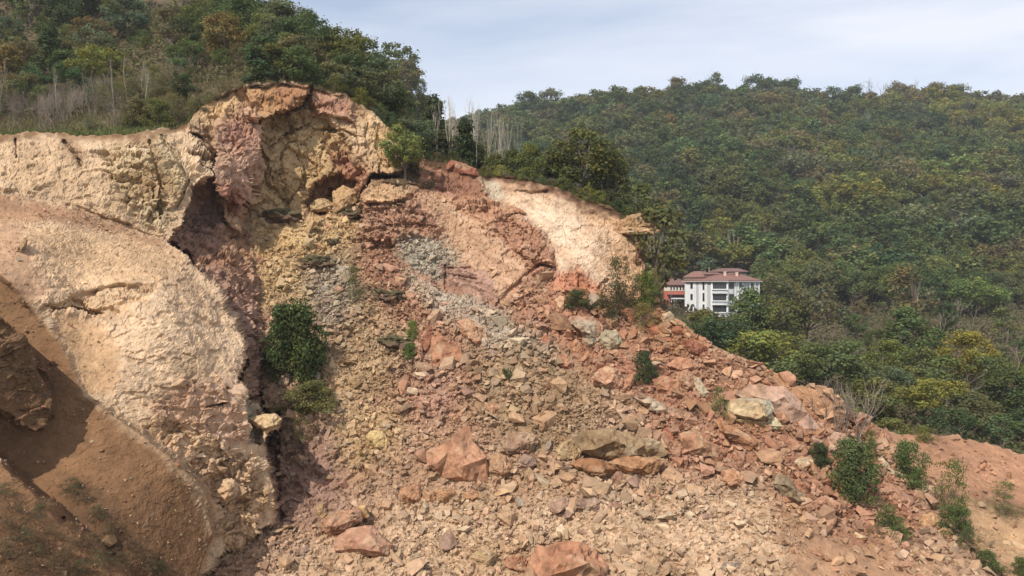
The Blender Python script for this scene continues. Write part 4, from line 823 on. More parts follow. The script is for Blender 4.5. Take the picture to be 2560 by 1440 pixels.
for a, b, ts in ((A_, B_, (.02, .36, .56, .80, .985)), (D_, E_, (.015, .265, .345, .47, .70, .86, .99))):
    for t in ts: onwall(a, b, t, Zb(-3.4), .34, 10.2, .16, M_WHITE, 'pilaster')
for a, b, t, wd in ((A_, B_, .46, .8), (A_, B_, .88, .9), (D_, E_, .585, 2.1), (D_, E_, .925, 1.2), (D_, E_, .20, .5)): onwall(a, b, t, Zb(-3.4), wd, 10.0, .03, M_GREYW, 'wall_panel')
onwall(B_, D_, -.02, Zb(-3.4), .4, 10.2, .2, M_WHITE, 'pilaster'); onwall(B_, D_, 1.02, Zb(-3.4), .36, 10.2, .2, M_WHITE, 'pilaster')
# red house
RY = 214.0; RX = (1692 - 1280) / FPX * RY
red = tag(bpy.data.objects.new('red_house', None), 'small red walled house with a brown hip roof left of the white house', 'house'); COL.objects.link(red); red.location = (RX, RY, -8.5)
rp = [(-3.6, .6), (-3.4, 0), (2.0, 0), (3.9, 3), (3.9, 8), (-3.6, 8)]
MB().prism(rp, 0, Zb(.72)).build('wall', M_REDW, red)
MB().prism(infl(rp, .75), Zb(.725), Zb(.86)).prism(infl(rp, .72), Zb(.863), Zb(2.55), infl(rp, -3.1)).build('roof', M_DTILE, red)
MB().box((-.7, -.03, Zb(-.15)), (5.4, .06, 1.25)).build('wall_band', M_CREAM, red)
for x in (-1.55, -.75, .05, .95, 1.7):
    f = MB().box((x, -.075, Zb(-.1)), (.62, .03, 1.1)).build('window_frame', M_WHITE, red); MB().box((x, -.10, Zb(-.1)), (.40, .02, .92)).build('pane', M_GLASS, f)
MB().box((-.4, -.9, Zb(-1.75)), (4.4, 1.8, .14)).build('porch_roof', M_DTILE, red)
MB().prism([(-2.2, -2.6), (2.2, -2.6), (2.0, -.05), (-2.0, -.05)], Zb(-2.95), Zb(-2.6), [(-1.2, -1.8), (1.2, -1.8), (1.4, -.05), (-1.4, -.05)]).build('canopy', M_GREYW, red)
MB().box((-1.6, -.2, Zb(-2.15)), (.55, .3, .55)).build('satellite_dish', M_WHITE, red)
for x in (-1.9, -1.2, -.5): MB().box((x, -2.3, Zb(-4.5)), (.14, .14, 3.6)).build('post', M_WHITE, red)
# H-shaped pole with equipment on the far slope
PX_, PYD = 2288, 196.0; pb_ = gpt(PX_, PYD)
up = tag(bpy.data.objects.new('utility_pole', None), 'twin wooden utility pole with crossbars among the bushes at right', 'utility pole'); COL.objects.link(up); up.location = pb_
for s in (-.6, .6): MB().tube([(s, 0, -.5), (s, 0, 7.2)], [.13, .10], 6).build('pole', M_WOOD, up)
for z in (5.2, 6.6): MB().box((0, -.15, z), (1.9, .14, .16)).build('crossbar', M_WOOD, up)
# ---------------------------------------------------------------- trees and bushes
vr = np.random.default_rng(5)
def leaf_cloud(seed, n, leaf, clumps, spread=.10, up=.35, droop=0.0):
    # clumps: centre xyz + radius; leaves sit on the outer part of every clump
    r = np.random.default_rng(seed); cl = np.array(clumps); wgt = cl[:, 3] ** 2; k = r.choice(len(cl), n, p=wgt / wgt.sum())
    d = r.normal(size=(n, 3)); d[:, 2] += .25; d /= np.linalg.norm(d, axis=1, keepdims=True)
    rr = cl[k, 3] * (r.uniform(.25, 1.0, n) ** .45) * (1 + r.normal(size=n) * spread)
    c = cl[k, :3] + d * rr[:, None] * np.array([1, 1, .8]) + r.normal(size=(n, 3)) * .012 * (1 + 2.5 * (r.uniform(size=(n, 1)) < .25))
    nn = d + r.normal(size=(n, 3)) * .55 + np.array([0, 0, up]); nn /= np.linalg.norm(nn, axis=1, keepdims=True)
    t = np.cross(nn, r.normal(size=(n, 3))); t /= np.linalg.norm(t, axis=1, keepdims=True); b = np.cross(nn, t)
    s = (leaf * r.uniform(.6, 1.4, n))[:, None]
    V = np.stack([c - t * s - b * s * .3, c + b * s * .75 - nn * s * .15, c + t * s + b * s * .2, c - b * s * .8 - nn * s * .1], 1).reshape(-1, 3)
    F = np.arange(4 * n).reshape(n, 4)
    g = r.uniform(.70, 1.30, (n, 1)) * (1 + (cl[k, :1] * 0 + r.normal(size=(len(cl), 1))[k] * .10))
    hue = r.normal(size=(n, 1)) * .08 + r.normal(size=(len(cl), 1))[k] * .06
    C3 = np.concatenate([g * (1 + hue), g, g * (1 - hue)], 1)
    return V, F, np.clip(np.repeat(C3, 4, 0), .2, 2)
def envelope(kind, r, m, seed_=0):
    out_ = []
    while len(out_) < m:
        p = r.uniform(-1, 1, 3); z = p[2] * .5 + .5
        if kind == 'round': R = .40 * math.sin(math.pi * min(1, max(0, (z - .0) * .93 + .07))) ** .6; zz = .26 + .70 * z
        elif kind == 'oval': R = .27 * math.sin(math.pi * (z * .90 + .08)) ** .6; zz = .20 + .77 * z
        elif kind == 'spread': R = .52 * (.45 + .55 * math.sin(math.pi * (z * .75 + .15))); zz = .42 + .54 * z
        elif kind == 'cone': R = .25 * (1.04 - z) + .02; zz = .06 + .92 * z
        elif kind == 'bush': R = .66 * math.sqrt(max(.02, 1 - (z * .95) ** 2)) * (.78 + .3 * math.sin(3 * math.atan2(p[1], p[0]) + seed_ * 1.7) * math.sin(4 * z + seed_)); zz = .04 + .90 * z
        elif kind == 'tall': R = .20 * math.sin(math.pi * (z * .86 + .1)) ** .5; zz = .16 + .82 * z
        q = math.hypot(p[0], p[1])
        if q > 1: continue
        if kind != 'bush' and q < .45 and z < .75 and r.uniform() < .5: continue
        out_.append((p[0] * R, p[1] * R, zz, q))
    return out_
def crown(kind, seed, n=4200, leaf=.019, m=46, cr_=(.06, .14)):
    r = np.random.default_rng(seed); e = envelope(kind, r, m, seed)
    lop = r.normal(size=2) * (.02 if kind == 'bush' else .06)
    cl = [(x + lop[0] * z, y + lop[1] * z, z, r.uniform(*cr_) * (.75 if kind in ('cone', 'tall') else 1)) for x, y, z, q in e]
    return leaf_cloud(seed + 1, n, leaf, cl), cl
def trunk_mb(cl, seed, r0=.020, top=.75, limbs=7, low=.0):
    r = np.random.default_rng(seed); mb = MB(); b = [(0, 0, -.06)]
    for k in range(1, 6): b.append((r.normal() * .012 * k, r.normal() * .012 * k, top * k / 5))
    mb.tube(b, [r0 * (1.25 - .2 * k) for k in range(6)], 6)
    for k in r.choice(len(cl), min(limbs, len(cl)), replace=False):
        q = cl[k]; s = min(4, max(1, int(q[2] / top * 5 * .6))); a = Vector(b[s]); e = Vector(q[:3]); mid = (a + e) / 2 + Vector((0, 0, -.02)); mb.tube([a, mid, e], [r0 * .45, r0 * .32, r0 * .12], 4)
    return mb
TREES = {}; FOL = 1.34
def proto(kind, seed, **k):
    tr = {q: k.pop(q) for q in ('limbs', 'r0', 'top') if q in k}
    (V, F, c3), cl = crown(kind, seed, **k)
    return mesh_np('crown', V, F, c3, M_LEAF), trunk_mb(cl, seed, **tr).mesh('trunk', M_BARK)
for kd, ns in (('round', 4), ('oval', 3), ('spread', 4), ('cone', 2), ('tall', 2)): TREES[kd] = [proto(kd, 20 + 7 * i + len(kd), r0=.016 if kd != 'cone' else .012) for i in range(ns)]
TREES['sparse'] = [proto('oval', 91 + i, n=1100, leaf=.022, m=34, cr_=(.05, .10), limbs=16) for i in range(2)] + [proto('spread', 95, n=1200, leaf=.022, m=30, cr_=(.05, .10), limbs=16)]
TREES['bush'] = [proto('bush', 60 + i, n=6000, leaf=.020, m=70, cr_=(.05, .19), limbs=14, top=.4, r0=.012) for i in range(4)]
TREES['densebush'] = [proto('bush', 64, n=10000, leaf=.020, m=100, cr_=(.06, .20), limbs=14, top=.4, r0=.012)]
TREES['thinbush'] = [proto('bush', 70 + i, n=2200, leaf=.017, m=56, cr_=(.06, .16), limbs=26, top=.3, r0=.008) for i in range(3)]
TREES['finetree'] = [proto('round', 80, n=7000, leaf=.017, m=60, cr_=(.05, .11), limbs=24), proto('oval', 81, n=5200, leaf=.016, m=52, cr_=(.04, .09), limbs=26)]
def bare_mb(seed, depth=5, spread=.5, stems=1, thick=.012, upb=.25, base=.0, ratio=(.62, .8)):
    r = np.random.default_rng(seed); mb = MB()
    def go(p, d, ln, w_, k):
        d = d.normalized(); mid = p + d * ln * .5 + Vector(r.normal(size=3)) * ln * .05; e = p + d * ln
        mb.tube([p, mid, e], [w_, w_ * .85, w_ * .66], 5 if k > 3 else 3)
        if k == 0: return
        for q in range(2 if r.uniform() < .55 else 3):
            go(e if q < 2 else mid, d + Vector(r.normal(size=3)) * spread + Vector((0, 0, upb)), ln * r.uniform(*ratio), w_ * .62, k - 1)
    for s in range(stems):
        a = Vector((r.normal() * base, r.normal() * base, -.03)); go(a, Vector((r.normal() * .12 * (1 + base * 8), r.normal() * .12 * (1 + base * 8), 1)), .27 if stems == 1 else r.uniform(.2, .3), thick, depth)
    z = max(v[2] for v in mb.v); mb.v = [(v[0] / z, v[1] / z, v[2] / z) for v in mb.v]
    return mb
BARE = [bare_mb(200 + i, 5, .42).mesh('branches', M_TWIG) for i in range(3)]
POLEB = [bare_mb(220 + i, 4, .22, 1, .0050, .5, ratio=(.55, .72)).mesh('branches', M_PALEBARK) for i in range(4)]
SHRUBB = [bare_mb(240 + i, 4, .40, 9, .007, .30, .10).mesh('branches', M_TWIG) for i in range(4)]
FANB = [bare_mb(260 + i, 3, .26, 6, .005, .25, .05).mesh('branches', M_TWIG) for i in range(2)]
NT = {'tree': 0}; LM2 = []
def tree(kind, loc, ht, col, label, group=None, name=None, cat='tree', wide=1.0, seed=None, rz=None, lm=False):
    i = int(vr.integers(0, 99)) if seed is None else seed; cm, tm = TREES[kind][i % len(TREES[kind])]
    nm = name or ('bush' if 'bush' in kind else 'conifer_tree' if kind == 'cone' else 'tree')
    o = bpy.data.objects.new(nm, None); COL.objects.link(o); o.location = loc; o.rotation_euler = (0, 0, vr.uniform(0, 6.28) if rz is None else rz); o.scale = (ht * wide, ht * wide, ht)
    c = link('crown', cm, o); c.color = (col[0] * FOL * 1.05, col[1] * FOL * 1.03, col[2] * FOL * .93, 1)
    link('stems' if 'bush' in kind else 'trunk', tm, o)
    tag(o, label, cat, group); NT['tree'] += cat == 'tree'
    if lm: LM2.append((*topx(loc[0], loc[1], loc[2] + ht * .5), label))
    return o
def bare(meshes, loc, ht, label, group, name, cat, wide=1.0, col=None):
    o = link(name, meshes[int(vr.integers(0, len(meshes)))], loc=tuple(loc), rz=vr.uniform(0, 6.28), sc=(ht * wide, ht * wide, ht)); tag(o, label, cat, group); return o
def G_(*c): return tuple(c)
OLIVE, DARK, YELG, BROWN, RUST, GREYG, MID, BRIGHT = (.112, .122, .046), (.064, .086, .038), (.165, .170, .048), (.130, .115, .060), (.180, .138, .055), (.106, .118, .062), (.086, .114, .044), (.120, .150, .046)
CN = {OLIVE: 'olive', DARK: 'dark green', YELG: 'yellow green', BROWN: 'brownish', RUST: 'orange brown', GREYG: 'dull green', MID: 'green', BRIGHT: 'bright green'}
def jit(c, a=.15):
    g = 1 + vr.normal() * a; h_ = vr.normal() * .08; return (c[0] * g * (1 + h_), c[1] * g, c[2] * g * (1 - h_))

# --- bushes on the landslide: left, right, base and top as seen
def bush(x0, x1, y0, y1, col, label, kind='bush', cat='bush', name=None, seed=None, back=.0, group='bushes growing on the landslide'):
    p = surf((x0 + x1) / 2, y1 - 3); p = p + Vector((0, back, 0)); hgt = (y1 - y0) / FPX * p[1]; wid = (x1 - x0) / FPX * p[1]
    o = tree(kind, p, hgt / .97, col, label, group, name, cat, wide=wid / (1.22 * hgt), seed=seed); LAND.append(((x0 + x1) / 2, (y0 + y1) / 2, label)); return o
bush(636, 820, 775, 960, (.056, .074, .028), 'big round dark green bush at the foot of the shadowed crevice', 'densebush', seed=0)
bush(690, 850, 965, 1036, (.13, .125, .05), 'drooping olive bush below the big round bush', seed=1)
bush(700, 800, 1040, 1110, (.11, .095, .05), 'scrubby brown brush below the drooping olive bush', 'thinbush')
bush(848, 912, 676, 770, (.10, .11, .05), 'sparse grey green bush in the upper scree', 'thinbush', seed=0)
bush(1012, 1050, 806, 852, (.14, .17, .05), 'small bright green bush on a clod of dark soil', seed=2)
bush(1000, 1042, 862, 902, (.09, .13, .04), 'small green plant under the clod of dark soil', seed=3)
bush(1250, 1280, 930, 956, (.07, .10, .04), 'tiny green plant in the middle of the scree', seed=1)
bush(1490, 1604, 640, 806, (.085, .075, .036), 'tall brushy brown green bush at the foot of the pale rock face', 'thinbush', seed=1)
bush(1478, 1600, 712, 815, (.060, .062, .03), 'dark lower mass of brush under the pale rock face', 'thinbush', seed=0)
bush(1390, 1490, 728, 776, (.075, .085, .04), 'low dark spreading bush left of the brushy bush', seed=3)
bush(1572, 1640, 688, 790, (.10, .12, .035), 'olive green bush right of the brushy bush', 'bush', seed=0)
bush(1612, 1662, 680, 768, (.13, .11, .045), 'rusty olive bush at the end of the ridge', 'thinbush', seed=2)
bush(1560, 1650, 764, 830, (.17, .145, .06), 'yellowish dry bush on the crest below the ridge', 'thinbush', seed=0)
bush(1576, 1646, 884, 958, (.06, .075, .035), 'dark green bush lying in the red rubble', seed=1)
bush(1768, 1826, 972, 1052, (.085, .11, .04), 'sparse green weed by the grey and cream block', 'thinbush', seed=1)
bush(1726, 1752, 1020, 1066, (.07, .06, .04), 'small dark weed in the red rubble', 'thinbush', seed=2)
bush(2062, 2206, 1112, 1254, (.082, .10, .042), 'large leafy green bush on the lower right slope', 'densebush', seed=0)
bush(2012, 2080, 1108, 1170, (.055, .07, .035), 'dark low bush left of the large leafy bush', seed=2)
bush(2225, 2322, 1108, 1220, (.085, .115, .042), 'green bush right of the white leaning slab', seed=1)
bush(2150, 2210, 1078, 1150, (.09, .12, .04), 'thin green bush behind the large leafy bush', 'thinbush', seed=0)
bush(2325, 2432, 1150, 1292, (.085, .11, .035), 'tall narrow green bush above the gully', 'thinbush', seed=1)
bush(2336, 2432, 1280, 1356, (.075, .10, .04), 'low green shrub at the head of the gully', seed=2)
bush(2156, 2274, 1262, 1350, (.09, .11, .045), 'spreading green weeds below the large leafy bush', 'thinbush', seed=0)
bush(2200, 2270, 1290, 1348, (.10, .13, .045), 'grass green clump at the right of the spreading weeds', seed=0)
bush(2280, 2330, 1076, 1112, (.15, .15, .05), 'small yellow green bush on top of the earth bank', seed=1)
bush(2470, 2540, 1206, 1256, (.11, .13, .05), 'low weeds on the earth bank', 'thinbush', seed=1)
bush(2460, 2560, 1262, 1292, (.10, .10, .05), 'strip of low green weeds along the earth bank', 'thinbush', seed=2)
bush(2430, 2500, 1390, 1442, (.08, .10, .04), 'dark green shrubs down in the gully', seed=1)
bush(2380, 2440, 1330, 1390, (.08, .09, .04), 'dark shrubs along the gully', 'thinbush', seed=1)
bush(2520, 2580, 1400, 1450, (.09, .11, .04), 'green shrubs at the lower end of the gully', seed=2)
for a, b_, c_, d_, lb in ((650, 745, 498, 540, 'dark turf clod at the foot of the scarp hollow'), (806, 850, 560, 612, 'upper dark turf clod in the yellow scree'), (745, 830, 618, 668, 'lower dark turf clod in the yellow scree'), (850, 905, 500, 540, 'turf strip beside the ochre layered boulder'), (945, 1030, 826, 872, 'brown clod of soil under the small bright green bush'), (930, 1010, 720, 750, 'brown soil patch with roots in the upper scree')):
    p = surf((a + b_) / 2, d_ - 4); s = (b_ - a) / FPX * p[1]; v, f = ICO[4]
    vv = v * np.array([.5 * s, .4 * s, .22 * s]); vv = vv * (1 + .9 * fbm(v * 2.2 + a, 5, 3)[:, None]); cc = np.where(vv[:, 2:3] > .04 * s, np.array([[.095, .078, .04]]), np.array([[.12, .078, .05]])) * (1 + .5 * fbm(vv * 6, 3, 5)[:, None])
    tag(link('turf_clod', mesh_np('turf_clod', vv, f, cc, M_DIRT), loc=tuple(p + Vector((0, .1 * s, .03 * s)))), lb, 'turf clod', 'clods of turf and soil carried down by the slide')
# --- bare fan shrubs behind the right edge
for x, y, hgt, lb in ((2085, 1085, 4.6, 'tall leafless shrub with long thin stems behind the mauve rocks'), (2140, 1100, 5.2, 'leafless shrub with arching stems left of the thin green bush'), (2120, 1090, 4.0, 'low leafless shrub between two taller leafless shrubs')):
    p = surf(x, y); bare(FANB, p, hgt, lb, 'leafless shrubs', 'bare_shrub', 'shrub', 1.5)
for x, y, lb in ((300, 1300, 'dead forked branch lying on the brown soil bank'), (345, 1345, 'dead branch lying flat low on the brown soil bank'), (380, 1285, 'thin dead twig on the brown soil bank')):
    p = surf(x, y); r_ = bare_mb(x, 3, .35, 1, .016, .0); o = r_.build('dead_branch', M_BARK, loc=tuple(p + Vector((-.5, 0, .05)))); o.scale = (1.6, 1.6, 1.6); o.rotation_euler = (rad(-40), rad(62 if x != 300 else -30), rad(20)); tag(o, lb, 'branch', 'dead branches')
for k in range(26):                                # dry weeds on the near soil ridge
    x, y = [(20, 1330), (90, 1390), (160, 1400), (60, 1430), (200, 1436), (120, 1340), (40, 1290), (250, 1425), (10, 1400), (180, 1370), (90, 1310), (300, 1420), (350, 1400), (240, 1300), (210, 1260), (275, 1340), (180, 1235), (370, 1425), (140, 1432), (60, 1365), (225, 1380), (290, 1390), (15, 1250), (100, 1280), (330, 1370), (400, 1432)][k]
    p = surf(x, y); dry = k % 3
    tree('thinbush', p, vr.uniform(.45, .85), ((.11, .08, .05), (.085, .08, .045), (.13, .095, .06))[dry], f"{('low brown dry weed', 'low dull green weed', 'low tan dry weed')[dry]} on the brown soil, {['upper', 'middle', 'lower'][min(2, max(0, int((y - 1230) / 70)))]} {['far left', 'left', 'middle', 'right'][min(3, int(x / 110))]} of the weedy patch", 'dry weeds on the near soil bank', 'weed', 'weed', 1.3)
# --- ridge top
def edge_y(px): return float(np.interp(px, ub, pb[:, 1]))
def rt(kind, px, back, top, col, label, wide=1.0, seed=None, name=None, group='trees on the ridge top'):
    y = edge_y(px) + back; p = gpt(px, y); ht = ((720 - top) / FPX * y - p[2]); return tree(kind, p, max(ht, 1.0), col, label, group, name, 'conifer' if kind == 'cone' else 'tree', wide, seed, lm=True)
p = surf(1012, 446) + Vector((0, -.6, 0)); tree('finetree', p, 1.0 * (446 - 318) / FPX * p[1], (.17, .19, .066), 'small light green tree standing in front of the scarp edge', 'trees on the ridge top', 'small_tree', 'tree', 1.05, 0, lm=True)
p = surf(1050, 442); tree('thinbush', p, 2.0, (.09, .085, .04), 'low bush right under the small light green tree', 'bushes on the ridge lip', None, 'bush', 1.1)
rt('finetree', 1452, 3.0, 312, (.085, .092, .034), 'tall many stemmed tree in the middle of the ridge', 1.12, 0)
rt('finetree', 1540, 2.5, 398, (.095, .098, .04), 'slender brownish tree right of the tall many stemmed tree', .9, 1)
rt('round', 1335, 2.0, 362, (.11, .125, .04), 'rounded yellow green tree on the ridge', .95)
rt('oval', 1278, 3.0, 375, (.085, .10, .038), 'dull green tree left of the rounded yellow green tree', 1.2)
rt('oval', 1232, 2.5, 385, (.105, .11, .04), 'low olive tree on the ridge beside the bare stems', 1.3)
rt('oval', 1395, 4.5, 388, (.075, .085, .038), 'dark tree just left of the tall many stemmed tree', 1.1)
rt('cone', 1160, 4.0, 300, (.045, .06, .028), 'dark conifer among the bare pale stems', 1.0)
rt('cone', 1076, 9.0, 246, (.05, .065, .032), 'dark slim conifer at the left end of the bare stems', .9)
rt('oval', 1118, 7.0, 330, (.07, .075, .038), 'dark leafy tree behind the bare stems', 1.2)
rt('oval', 1185, 6.0, 352, (.085, .09, .042), 'dull bushy tree under the right bare stems', 1.3)
rt('sparse', 1590, 2.0, 462, (.095, .105, .042), 'thin leaved tree at the right end of the ridge', 1.1)
rt('sparse', 1622, 5.0, 520, (.10, .10, .045), 'thin brownish tree beyond the right end of the ridge', 1.1)
rt('sparse', 1508, 5.0, 360, (.10, .10, .045), 'thin tree behind the slender brownish tree', 1.0)
for k, (px, top, bk, wd) in enumerate([(1092, 246, 6, .5), (1108, 238, 8, .6), (1128, 236, 5, .6), (1148, 244, 7, .6), (1172, 238, 8, .6), (1186, 262, 4, .5), (1204, 272, 6, .6), (1222, 290, 7, .5), (1240, 284, 5, .5), (1262, 300, 6, .5), (1285, 290, 9, .5), (1115, 262, 11, .6), (1160, 250, 12, .6), (1250, 272, 12, .6)]):
    y = edge_y(px) + bk; q = gpt(px, y); ht = (720 - top) / FPX * y - q[2]
    bare(POLEB, q, ht, f"{['pale bare pole tree', 'leafless slender tree', 'tall bare stemmed tree'][k % 3]} on the ridge, {['first', 'second', 'third', 'fourth', 'fifth', 'sixth', 'seventh', 'eighth', 'ninth', 'tenth', 'eleventh', 'twelfth', 'thirteenth', 'fourteenth'][sorted([1092, 1108, 1128, 1148, 1172, 1186, 1204, 1222, 1240, 1262, 1285, 1115, 1160, 1250]).index(px)]} bare stem from the left", 'bare stems on the ridge', 'bare_tree', 'bare tree', wd)
for k, (px, bk, ht, c_) in enumerate([(1210, 1.0, 1.3, OLIVE), (1250, .8, 1.6, YELG), (1300, .9, 1.5, OLIVE), (1350, .8, 1.4, MID), (1410, .8, 1.6, OLIVE), (1470, .7, 1.8, YELG), (1500, 1.0, 1.5, YELG), (1520, 1.2, 2.0, BROWN), (1560, .8, 1.6, OLIVE), (1578, .3, 1.7, GREYG), (1380, .6, 1.1, BROWN), (1440, .5, 1.2, DARK), (1130, 1.0, 1.2, DARK), (1090, 1.0, 1.4, BROWN), (1545, .5, 1.3, DARK)]):
    q = gpt(px, edge_y(px) + bk); n_ = sorted([1210, 1250, 1300, 1350, 1410, 1470, 1500, 1520, 1560, 1578, 1380, 1440, 1130, 1090, 1545]).index(px)
    d_, lb, r_ = where(px, gpy(px, edge_y(px) + bk), LM2)
    tree('thinbush' if k % 2 else 'bush', q, ht, jit(c_), f"low {CN[c_]} bush on the ridge lip {d_} the {short(lb)}", 'bushes on the ridge lip', None, 'bush', 1.3)

for k, (px, bk, ht, c_) in enumerate([(800, 1.0, 1.5, MID), (835, .8, 1.8, OLIVE), (870, .7, 1.7, DARK), (900, .6, 1.9, YELG), (925, .6, 1.6, OLIVE), (950, .6, 1.9, MID), (972, .5, 1.7, DARK), (992, .5, 2.0, OLIVE), (1020, .8, 2.2, DARK), (1048, 1.2, 2.4, MID), (560, .8, 1.0, BROWN), (520, .9, 1.2, OLIVE), (490, .9, 1.4, BROWN), (860, .1, .9, OLIVE), (940, .1, .9, GREYG)]):
    q = gpt(px, edge_y(px) + bk)
    tree('thinbush' if k % 3 else 'bush', q, ht, jit(c_), f"{'tall' if ht > 1.8 else 'low'} {CN[c_]} bush on the scarp edge, {['first', 'second', 'third', 'fourth', 'fifth', 'sixth', 'seventh', 'eighth', 'ninth', 'tenth', 'eleventh', 'twelfth', 'thirteenth', 'fourteenth', 'fifteenth'][sorted([800, 835, 870, 900, 925, 950, 972, 992, 1020, 1048, 560, 520, 490, 860, 940]).index(px)]} from the left", 'bushes on the scarp edge', None, 'bush', 1.25)
# ---------------------------------------------------------------- trees on the hills and in the valley
WLM = [(1819, 720, 'white house'), (1692, 730, 'red house'), (2288, 745, 'utility pole'), (1600, 560, 'jutting ledge'), (1454, 400, 'tallest ridge tree'), (780, 205, 'scarp top'), (560, 235, 'scarp end'),
       (350, 170, 'brown clearing'), (150, 320, 'grass strip'), (2370, 1220, 'tall bush'), (2250, 1160, 'round bush'), (2130, 1010, 'leafless shrubs'), (1160, 330, 'bare poles'), (1000, 330, 'scarp edge')]
def wl(x, y, lands=WLM):
    d, lb, r = where(x, y, lands); return ('close ' if r < 110 else 'well ' if r < 330 else 'far ') + d + ' the ' + short(lb)
TKIND = {'round': 'round', 'oval': 'oval', 'spread': 'spreading', 'cone': 'pointed', 'tall': 'slender', 'sparse': 'airy'}
def auto(kind, p, ht, col, place, group, wide=1.0, lands=WLM):
    x, y = topx(p[0], p[1], p[2] + ht * .6)
    sz = 'tall ' if ht > 10.2 else 'low ' if ht < 6.2 else ''
    lb = f"{CN[col]} {TKIND[kind]} {'conifer' if kind == 'cone' else 'tree'} {place}, {wl(x, y, lands)}"
    if len((sz + lb).split()) <= 16: lb = sz + lb
    if len(lb.split()) > 16: lb = lb.replace(TKIND[kind] + ' ', '', 1)
    if len(lb.split()) > 16: lb = lb.replace('dark green', 'dark', 1)
    return tree(kind, p, ht, jit(col, .12), lb, group, None, 'conifer' if kind == 'cone' else 'tree', wide)
pts_ = []
def far_ok(p, d):
    if any((p[0] - q[0]) ** 2 + (p[1] - q[1]) ** 2 < d * d for q in pts_): return False
    pts_.append((p[0], p[1])); return True
# --- left hill
LKEY = [('round', 560, 99, 6.0, RUST, 'orange brown tree in the middle of the wooded hill', 'orange tree'), ('cone', 120, 101, 6.5, DARK, 'dark pointed conifer among broadleaf trees on the wooded hill', 'hill conifer'), ('spread', 250, 92, 5.0, YELG, 'yellow green spreading tree above the thicket', 'yellow tree'),
        ('round', 720, 104, 7.0, GREYG, 'big pale green round tree on the hill shoulder', 'pale tree'), ('oval', 20, 93, 5.0, RUST, 'rusty tree at the left edge above the thicket', 'rusty tree'), ('sparse', 430, 104, 6.5, BROWN, 'tall brown airy tree above the brown clearing', 'brown tree')]
for kd, px, y, ht, c_, lb, sh in LKEY:
    p = gpt(px, y); far_ok(p, 1); tree(kd, p, ht, c_, lb, 'trees of the wooded hill', None, 'conifer' if kd == 'cone' else 'tree', 1.2); x_, y_ = topx(p[0], p[1], p[2] + ht * .6); WLM.append((x_, y_, sh))
ns = 0
for _ in range(2000):
    if ns >= 34: break
    px = vr.uniform(660, 1060); y = edge_y(px) + 2.6 + 20 * vr.uniform(); p = gpt(px, y)
    if not far_ok(p, 2.2): continue
    auto(['round', 'oval', 'round', 'spread'][ns % 4], p, vr.uniform(3.6, 5.6), [MID, DARK, OLIVE, GREYG, MID, OLIVE, BROWN][int(vr.uniform() * 7)], 'on hill shoulder', 'trees of the wooded hill', 1.3, [l for l in WLM if l[0] < 1300]); ns += 1
nL = 0
for _ in range(6000):
    if nL >= 118: break
    px = vr.uniform(-170, 1060); y = 64 + 105 * vr.uniform() ** 1.2; e = edge_y(px)
    if y < e + 2.2: continue
    p = gpt(px, y); by = topx(*p)[1]
    if px < 470 and y < e + 15 + vr.uniform() * 4: continue
    if px < 720 and px > 440 and by > 188 + vr.uniform() * 10: continue
    if 300 < px < 440 and 120 < by < 215 and vr.uniform() < .9: continue
    if 470 < px < 640 and 178 < by: continue
    if by < -160: continue
    if not far_ok(p, 2.6 if px < 720 else 2.3): continue
    q = vr.uniform()
    if px < 330: c_ = [BROWN, OLIVE, BROWN, MID, YELG, GREYG][int(q * 6)]
    elif px < 640: c_ = [OLIVE, MID, OLIVE, RUST, DARK, BROWN, MID, OLIVE, MID, DARK][int(q * 10)]
    else: c_ = [MID, DARK, OLIVE, GREYG, DARK, MID][int(q * 6)]
    kd = ['round', 'oval', 'round', 'spread', 'sparse', 'round'][int(vr.uniform() * 6)]
    ht = vr.uniform(5.2, 8.6) * (.75 if by > 150 else 1)
    if px < 620 and by > 110: ht *= .7
    if px > 700: ht *= .72
    auto(kd, p, ht, c_, 'on wooded hill', 'trees of the wooded hill', 1.25, [l for l in WLM if l[0] < 1300]); nL += 1
p = gpt(648, edge_y(648) + 3.2); auto('cone', p, 4.2, DARK, 'at the scarp top', 'trees of the wooded hill', 1.7)
# brush zone above the cliff
nb = 0; bp_ = []
for _ in range(3000):
    if nb >= 85: break
    px = vr.uniform(-170, 470); e = edge_y(px); y = e + 4.5 + vr.uniform() * 16; p = gpt(px, y)
    if any((p[0] - a) ** 2 + (p[1] - b) ** 2 < 1.1 for a, b in bp_): continue
    bp_.append((p[0], p[1])); by = topx(*p)[1]
    if px > 380 and y < e + 6: continue
    q = vr.uniform()
    band = 'front row' if y < e + 8 else 'middle row' if y < e + 14 else 'back row'
    lr = ['at the left edge of the photo', 'left of the middle of the thicket', 'in the middle of the thicket', 'right of the middle of the thicket', 'at the right end of the thicket'][int(np.clip((px + 10) / 96, 0, 4))]
    if q < .62: bare(SHRUBB, p, vr.uniform(2.3, 3.6), f"leafless {['grey brown', 'brown', 'tangled'][nb % 3]} shrub {lr}, {band}", 'leafless shrubs of the thicket above the cliff', 'bare_shrub', 'shrub', 1.0)
    elif q < .72: bare(POLEB, p, vr.uniform(3.5, 5.5), f"thin pale bare sapling {lr}, {band}", 'bare saplings of the thicket above the cliff', 'bare_tree', 'bare tree', .6)
    else: tree('thinbush', p, vr.uniform(1.4, 2.6), jit(BROWN if q < .86 else OLIVE), f"{'brownish' if q < .86 else 'olive'} thin leaved bush {lr}, {band}", 'leafy bushes of the thicket above the cliff', None, 'bush', 1.0)
    nb += 1
